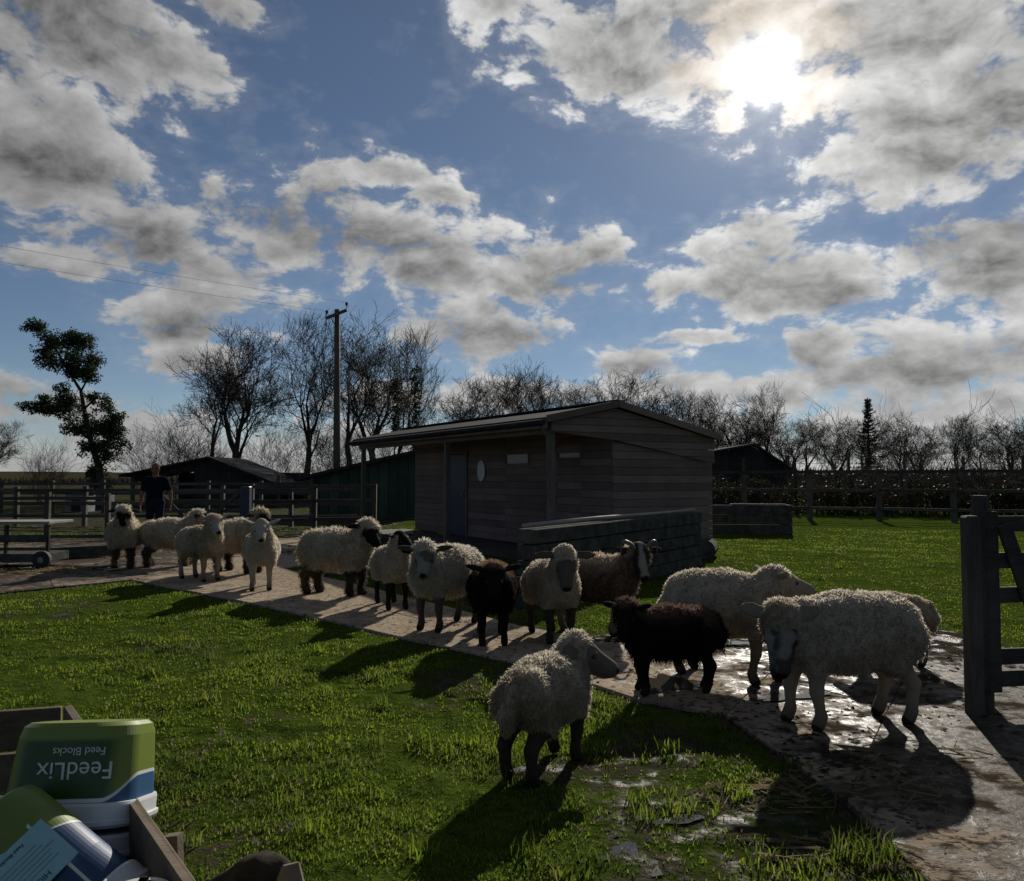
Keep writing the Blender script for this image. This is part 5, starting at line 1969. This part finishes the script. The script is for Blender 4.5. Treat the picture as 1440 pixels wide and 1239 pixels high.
# ------------------------------------------------------------------ the man
def make_man():
    S, T, J, H_, B = 0, 1, 2, 3, 4       # skin, t-shirt, jeans, hair, boots
    P = []
    P.append(rc((0, 0, .98), (0, 0, 1.10), .155, .150, J, .05))
    P.append(rc((0, 0, 1.10), (0, 0, 1.30), .165, .165, T, .08))
    P.append(el((0, 0, 1.32), (.13, .205, .19), np.eye(3), T, .06))
    P.append(rc((0, -.17, 1.44), (0, .17, 1.44), .075, .075, T, .07))
    P.append(rc((0, 0, 1.46), (.02, 0, 1.57), .062, .056, S, .03))
    P.append(el((.03, 0, 1.675), (.098, .077, .122), np.eye(3), S, .02))
    P.append(el((.015, 0, 1.705), (.100, .081, .100), np.eye(3), H_, .01))
    P.append(el((.075, 0, 1.635), (.045, .05, .05), np.eye(3), S, .03))
    P.append(rc((.125, 0, 1.685), (.142, 0, 1.655), .011, .015, S, .012))
    for s in (-1, 1):
        P.append(el((.025, s * .080, 1.665), (.022, .012, .032), np.eye(3), S, .008))
        sh, elb = (0, s * .205, 1.42), (-.03, s * (.275 + (.03 if s > 0 else 0)), 1.15)
        wr = (.06, s * (.285 + (.05 if s > 0 else 0)), .92)
        P.append(rc(sh, tuple(np.array(sh) * .35 + np.array(elb) * .65), .070, .060, T, .04))
        P.append(rc(tuple(np.array(sh) * .35 + np.array(elb) * .65), elb, .048, .043, S, .02))
        P.append(rc(elb, wr, .044, .029, S, .02))
        w = np.array(wr)
        P.append(el(w + np.array((.012, 0, -.05)), (.036, .018, .050), np.eye(3), S, .015))
        for i, L in enumerate((.070, .080, .075, .060)):
            b = w + np.array((.040 - .020 * i, 0, -.09))
            m = b + np.array((.010, -s * .004, -L * .5))
            P.append(rc(b, m, .0095, .009, S, .004))
            P.append(rc(m, m + np.array((.004, -s * .018, -L * .45)), .009, .0075, S, .004))
        tb = w + np.array((.040, -s * .004, -.035))
        P.append(rc(tb, tb + np.array((.028, -s * .012, -.045)), .0115, .009, S, .005))
        st = .10 * s
        P.append(rc((0, s * .095, .95), (.02 + st * .4, s * .105, .52), .105, .072, J, .05))
        P.append(rc((.02 + st * .4, s * .105, .52), (st * .9, s * .105, .12), .070, .055, J, .03))
        P.append(rc((st * .9 - .03, s * .105, .06), (st * .9 + .16, s * .115, .05), .055, .045, B, .03))
        P.append(rc((st * .9 - .01, s * .105, .14), (st * .9 - .01, s * .105, .22), .062, .064, B, .02))
    V, Q, N, L, area = sdf_mesh(P, .0085)
    V[:, 2] -= V[:, 2].min()
    cols = {S: (.20, .10, .072), T: (.006, .008, .017), J: (.012, .018, .034), H_: (.085, .045, .03), B: (.02, .018, .015)}
    Cv = np.array([cols[int(max(l, 0))] for l in L], float)
    hd = np.array((.03, 0, 1.675))
    q = V - hd
    for s in (-1, 1):
        e = (np.abs(q[:, 1] - s * .033) < .015) & (np.abs(q[:, 2] - .005) < .008) & (q[:, 0] > .05)
        Cv[e] = (.02, .015, .012)
        e = (np.abs(q[:, 1] - s * .033) < .022) & (np.abs(q[:, 2] - .028) < .006) & (q[:, 0] > .05)
        Cv[e] = (.08, .045, .03)
    m = (np.abs(q[:, 1]) < .025) & (np.abs(q[:, 2] + .065) < .006) & (q[:, 0] > .05)
    Cv[m] = (.15, .06, .05)
    hm = (L == H_) & ((q[:, 0] > .062) & (q[:, 2] < .07))
    Cv[hm] = cols[S]
    me = np_mesh('person_body', V, Q, True)
    a = me.attributes.new('Col', 'FLOAT_COLOR', 'POINT')
    a.data.foreach_set('color', np.concatenate([Cv, np.ones((len(Cv), 1))], 1).astype(np.float32).ravel())
    g = at(217, 770)
    o = link('person', me, mat('person_skin_and_cloth', wool_fn(0.0)), None, (g.x, g.y, .02))
    o.rotation_euler = (0, 0, math.radians(-82))
    tag(o, 'man in navy t-shirt and jeans walking behind the flock', 'person')


make_man()

# ------------------------------------------------------------------ crate and feed tubs
def crate():
    z = .64
    Cc, Dd, Ee = at(95, 992, z), at(262, 1235, z), at(-60, 1003, z)
    d1 = (Dd - Cc).normalized()
    d1.z = 0
    Dn = Cc + d1 * 2.1
    d2 = (Ee - Cc).normalized()
    En = Cc + d2 * 1.1
    t = empty('wooden_crate', (Cc.x, Cc.y, 0))
    inv = Matrix.Translation(-Vector((Cc.x, Cc.y, 0)))

    def plank(a, b, w, h, nm='plank'):
        mb = MB()
        mb.bar(a, b, w, h, jit=.003)
        mb.build(nm, M_CRATE, t, bevel=.003).matrix_parent_inverse = inv
    hs_ = .15
    for k in range(4):
        zz = z - hs_ / 2 - k * (hs_ + .008)
        off = UP * (zz - z)
        plank(Cc + off - d1 * .0, Dn + off, .028, hs_)
        plank(Cc + off + d2 * .02, En + off, .028, hs_)
    for p in (Cc + d1 * .04 + d2 * .05, Cc + d1 * 1.0 + d2 * .05):
        plank(Vector((p.x, p.y, 0)), Vector((p.x, p.y, z - .01)), .07, .07, 'corner_post')
    mb = MB()
    mb.prism([Cc + UP * (.1 - z) + d1 * .02 + d2 * .02, Dn + UP * (.1 - z) + d2 * .02, Dn + d2 * 1.0 + UP * (.1 - z), En + UP * (.1 - z) + d1 * .02], (0, 0, .03))
    mb.build('floor', M_CRATE, t).matrix_parent_inverse = inv
    tag(t, 'weathered open wooden crate holding feed tubs at bottom left', 'crate')


crate()


def rr_ring(w, d, r, z, n=14):
    pts = []
    for (sx, sy, a0) in ((1, 1, 0), (-1, 1, 90), (-1, -1, 180), (1, -1, 270)):
        for i in range(n + 1):
            a = math.radians(a0 + 90 * i / n)
            pts.append((sx * (w / 2 - r) + r * math.cos(a), sy * (d / 2 - r) + r * math.sin(a), z))
    return pts


def loft(rings, cap0=False, cap1=False):
    mb = MB()
    n = len(rings[0])
    vs = [p for r in rings for p in r]
    fs = []
    for i in range(len(rings) - 1):
        for k in range(n):
            fs.append((i * n + k, i * n + (k + 1) % n, (i + 1) * n + (k + 1) % n, (i + 1) * n + k))
    if cap0:
        fs.append(tuple(range(n))[::-1])
    if cap1:
        fs.append(tuple(range((len(rings) - 1) * n, len(rings) * n)))
    mb.add(vs, fs)
    return mb


def tub_print(name, green, dark, blue):
    def fn(t):
        tc = t.n('ShaderNodeTexCoord')
        sp = t.n('ShaderNodeSeparateXYZ', i_0=tc.outputs['Object'])
        x, y, z = sp.outputs
        n = t.noise(tc.outputs['Object'], 25, 4)
        # darker printed field in the middle of the face, blue swoosh at the rim
        fx = t.ss(t.m('ABSOLUTE', x), .10, .14, 1.0, 0.0)
        fz = t.ss(z, .03, .045, 1.0, 0.0)
        c = t.mix(t.m('MULTIPLY', fx, fz), C(*green), C(*dark))
        sw = t.m('SUBTRACT', t.m('MULTIPLY_ADD', t.m('POWER', t.m('MAXIMUM', t.m('SUBTRACT', x, .10), 0.0), 2.0), 14.0, -.118), z)
        c = t.mix(t.ss(sw, -.012, -.010), c, C(.6, .62, .62))
        c = t.mix(t.ss(sw, -.002, .0), c, C(*blue))
        c = t.mix(t.ss(n, .62, .75, 0, .35), c, C(.12, .10, .07))
        return pbsdf(t, c, .38, spec=.4)
    return mat(name, fn)


def tub(name, label, M, body_mat, w=.37, d=.30, h=.24, text=None, rim_only=False):
    """feed tub standing on its rim: base up. local z up towards the base"""
    t = empty(name)
    t.matrix_world = M
    rw, rd = w + .018, d + .018
    if not rim_only:
        wt = .90
        rings = [rr_ring(w, d, .085, -.12), rr_ring(w * .97, d * .97, .085, -.03), rr_ring(w * .94, d * .94, .085, h - .155), rr_ring(w * .91, d * .91, .09, h - .13), rr_ring(w * .84, d * .84, .09, h - .12)]
        loft(rings, False, True).build('body', body_mat, t, smooth=False)
    rings = [rr_ring(rw - .03, rd - .03, .085, -.178), rr_ring(rw, rd, .09, -.18), rr_ring(rw + .012, rd + .012, .095, -.172), rr_ring(rw + .012, rd + .012, .095, -.162), rr_ring(rw, rd, .09, -.160), rr_ring(rw, rd, .09, -.126), rr_ring(rw - .004, rd - .004, .09, -.119), rr_ring(w - .006, d - .006, .085, -.118)]
    loft(rings, True, True).build('rim', M_WHITE, t, smooth=False)
    tag(t, label, 'tub', 'feed tubs in the crate')
    return t


def text_mesh(name, body, size, m, parent, loc, rot, depth=.001):
    cu = bpy.data.curves.new(name, 'FONT')
    cu.body = body
    cu.size = size
    cu.align_x = 'CENTER'
    cu.align_y = 'CENTER'
    cu.extrude = depth
    o = bpy.data.objects.new(name, cu)
    COL.objects.link(o)
    dg = bpy.context.evaluated_depsgraph_get()
    me = bpy.data.meshes.new_from_object(o.evaluated_get(dg))
    bpy.data.objects.remove(o)
    b = link(name, me, m, parent)
    b.location = loc
    b.rotation_euler = rot
    return b


M_TUBG = tub_print('green_tub_print', (.15, .20, .035), (.026, .065, .014), (.03, .09, .20))
def blue_fn(t):
    tc = t.n('ShaderNodeTexCoord')
    sp = t.n('ShaderNodeSeparateXYZ', i_0=tc.outputs['Object'])
    n = t.noise(tc.outputs['Object'], 25, 4)
    e = t.m('SUBTRACT', sp.outputs[2], t.m('MULTIPLY_ADD', sp.outputs[0], -.35, .105))
    c = t.mix(t.ss(e, -.004, -.002), C(.012, .045, .115), C(.55, .57, .57))
    c = t.mix(t.ss(e, .001, .003), c, C(.13, .18, .035))
    c = t.mix(t.ss(n, .6, .75, 0, .4), c, C(.10, .085, .06))
    return pbsdf(t, c, .4, spec=.4)


M_TUBB = mat('blue_tub_print', blue_fn)
# stack of inverted tubs leaning back in the crate
c0 = atd(84, 1136, 2.16)
TILT = Matrix.Rotation(math.radians(-14), 4, 'X')
MS = Matrix.Translation(c0) @ Matrix.Rotation(math.radians(4), 4, 'Z') @ TILT @ Matrix.Translation((0, .13, .128))
tg = tub('feed_tub', 'upturned green feed tub with white lettering, top of its stack', MS, M_TUBG, w=.335, d=.28, h=.20)
M_PRINT = plain('white_print', (.55, .58, .55), .5, .03)
face_tilt = math.radians(90 - 3.4)
tt = text_mesh('lettering', 'FeedLix', .062, M_PRINT, tg, (.030, -.1388, -.036), (face_tilt, math.pi, 0))
tt2 = text_mesh('lettering', 'Feed Blocks', .028, M_PRINT, tg, (.034, -.1362, .010), (face_tilt, math.pi, 0))
for k in (1, 2):
    tub('feed_tub', ['', 'white tub rim nested directly under the green upturned tub', 'lowest white tub rim in the stack'][k], MS @ Matrix.Translation((0, 0, -.078 * k)), M_WHITE, w=.335, d=.28, rim_only=True)
# tipped blue tub in front
zl = Vector((-.74, .16, .50)).normalized()
fn_ = Vector((.10, -.72, .66))
fn_ = (fn_ - zl * fn_.dot(zl)).normalized()
yl = -fn_
xl = yl.cross(zl).normalized()
cB = atd(40, 1246, 1.90) - fn_ * .145
MT = Matrix(((xl.x, yl.x, zl.x, cB.x), (xl.y, yl.y, zl.y, cB.y), (xl.z, yl.z, zl.z, cB.z), (0, 0, 0, 1)))
tb = tub('feed_tub', 'tipped blue feed tub with pale blue paper label', MT, M_TUBB, w=.34, d=.28, h=.34)
M_LAB = plain('pale_blue_label', (.26, .46, .50), .6, .06, 12)
mb = MB()
mb.box((0, 0, 0), (.225, .003, .13))
lb = mb.build('label', M_LAB, tb)
lb.location = (-.005, -.142, .035)
lb.rotation_euler = (math.radians(-5), 0, 0)
M_INK = plain('dark_print', (.035, .07, .09), .6, .05)
for (txt, sz, x, z) in (('HIGH ENERGY', .019, -.01, -.048), ('Feed Blocks for sheep', .012, .0, .048)):
    o = text_mesh('lettering', txt, sz, M_INK, lb, (x, -.0022, z), (math.pi / 2, math.pi, 0), .0006)
for k in range(6):
    mb = MB()
    mb.box((random.uniform(-.008, .008), -.002, -.030 + .011 * k), (.19 - .02 * (k % 3), .0012, .0022))
    mb.build('printed_line', plain('grey_print', (.15, .30, .34), .6, .05), lb)
for s in (-1, 1):
    mb = MB()
    mb.box((.06 * s, 0, 0), (.007, .003, .30))
    o = mb.build('stripe', M_PRINT, tb)
    o.location = (.02, -.1395, .02)
    o.rotation_euler = (math.radians(-5), 0, 0)
# handle of the blue tub
mb = MB()
mb.tube([(-.10, -.165, -.13), (-.09, -.185, -.15), (0, -.20, -.165), (.09, -.185, -.15), (.10, -.165, -.13)], .007, 8)
mb.build('handle', M_WHITE, tb, smooth=True)
# plain white tub lid at the very bottom
cw = atd(190, 1284, 1.78)
MW = Matrix.Translation(cw) @ Matrix.Rotation(math.radians(10), 4, 'Z')
tub('feed_tub', 'plain white upturned tub at the bottom edge of the crate', MW, plain('cream_plastic', (.55, .53, .46), .4, .06), w=.19, d=.18, h=.16)

# dark stump beside the crate, with a split piece of wood
P = [rc((0, 0, 0), (.02, 0, .30), .14, .11, 0, .04), rc((.02, 0, .30), (.07, .0, .38), .10, .055, 0, .05), rc((-.05, 0, .22), (-.10, .02, .30), .09, .05, 0, .05)]
V, Q, N, L, ar = sdf_mesh(P, .016)
V = V + N * ((fbm(V, 9.0, 4, 4) - .5) * .06)[:, None]
g = at(368, 1185, .43)
me = np_mesh('stump', V, Q, True)
o = link('tree_stump', me, plain('mossy_dark_bark', (.030, .025, .018), .95, .5, 14, .6, .1), None, (g.x - .01, g.y - .06, .0))
tag(o, 'dark rounded tree stump at the bottom edge beside the crate', 'stump')
mb = MB()
a = atd(405, 1222, g.y - .26)
mb.bar(a, a + Vector((.10, -.16, -.16)), .05, .07)
tag(mb.build('split_log', M_CRATE, bevel=.006), 'small pale split piece of wood leaning on the stump', 'wood')
a = atd(200, 1142, 2.28)
mb = MB()
mb.bar(a + Vector((.085, 0, -.06)), a + Vector((.10, -.02, -.20)), .04, .04, up=(0, 1, 0))
tag(mb.build('peg', M_CRATE), 'short wooden peg on the outside of the crate', 'peg')
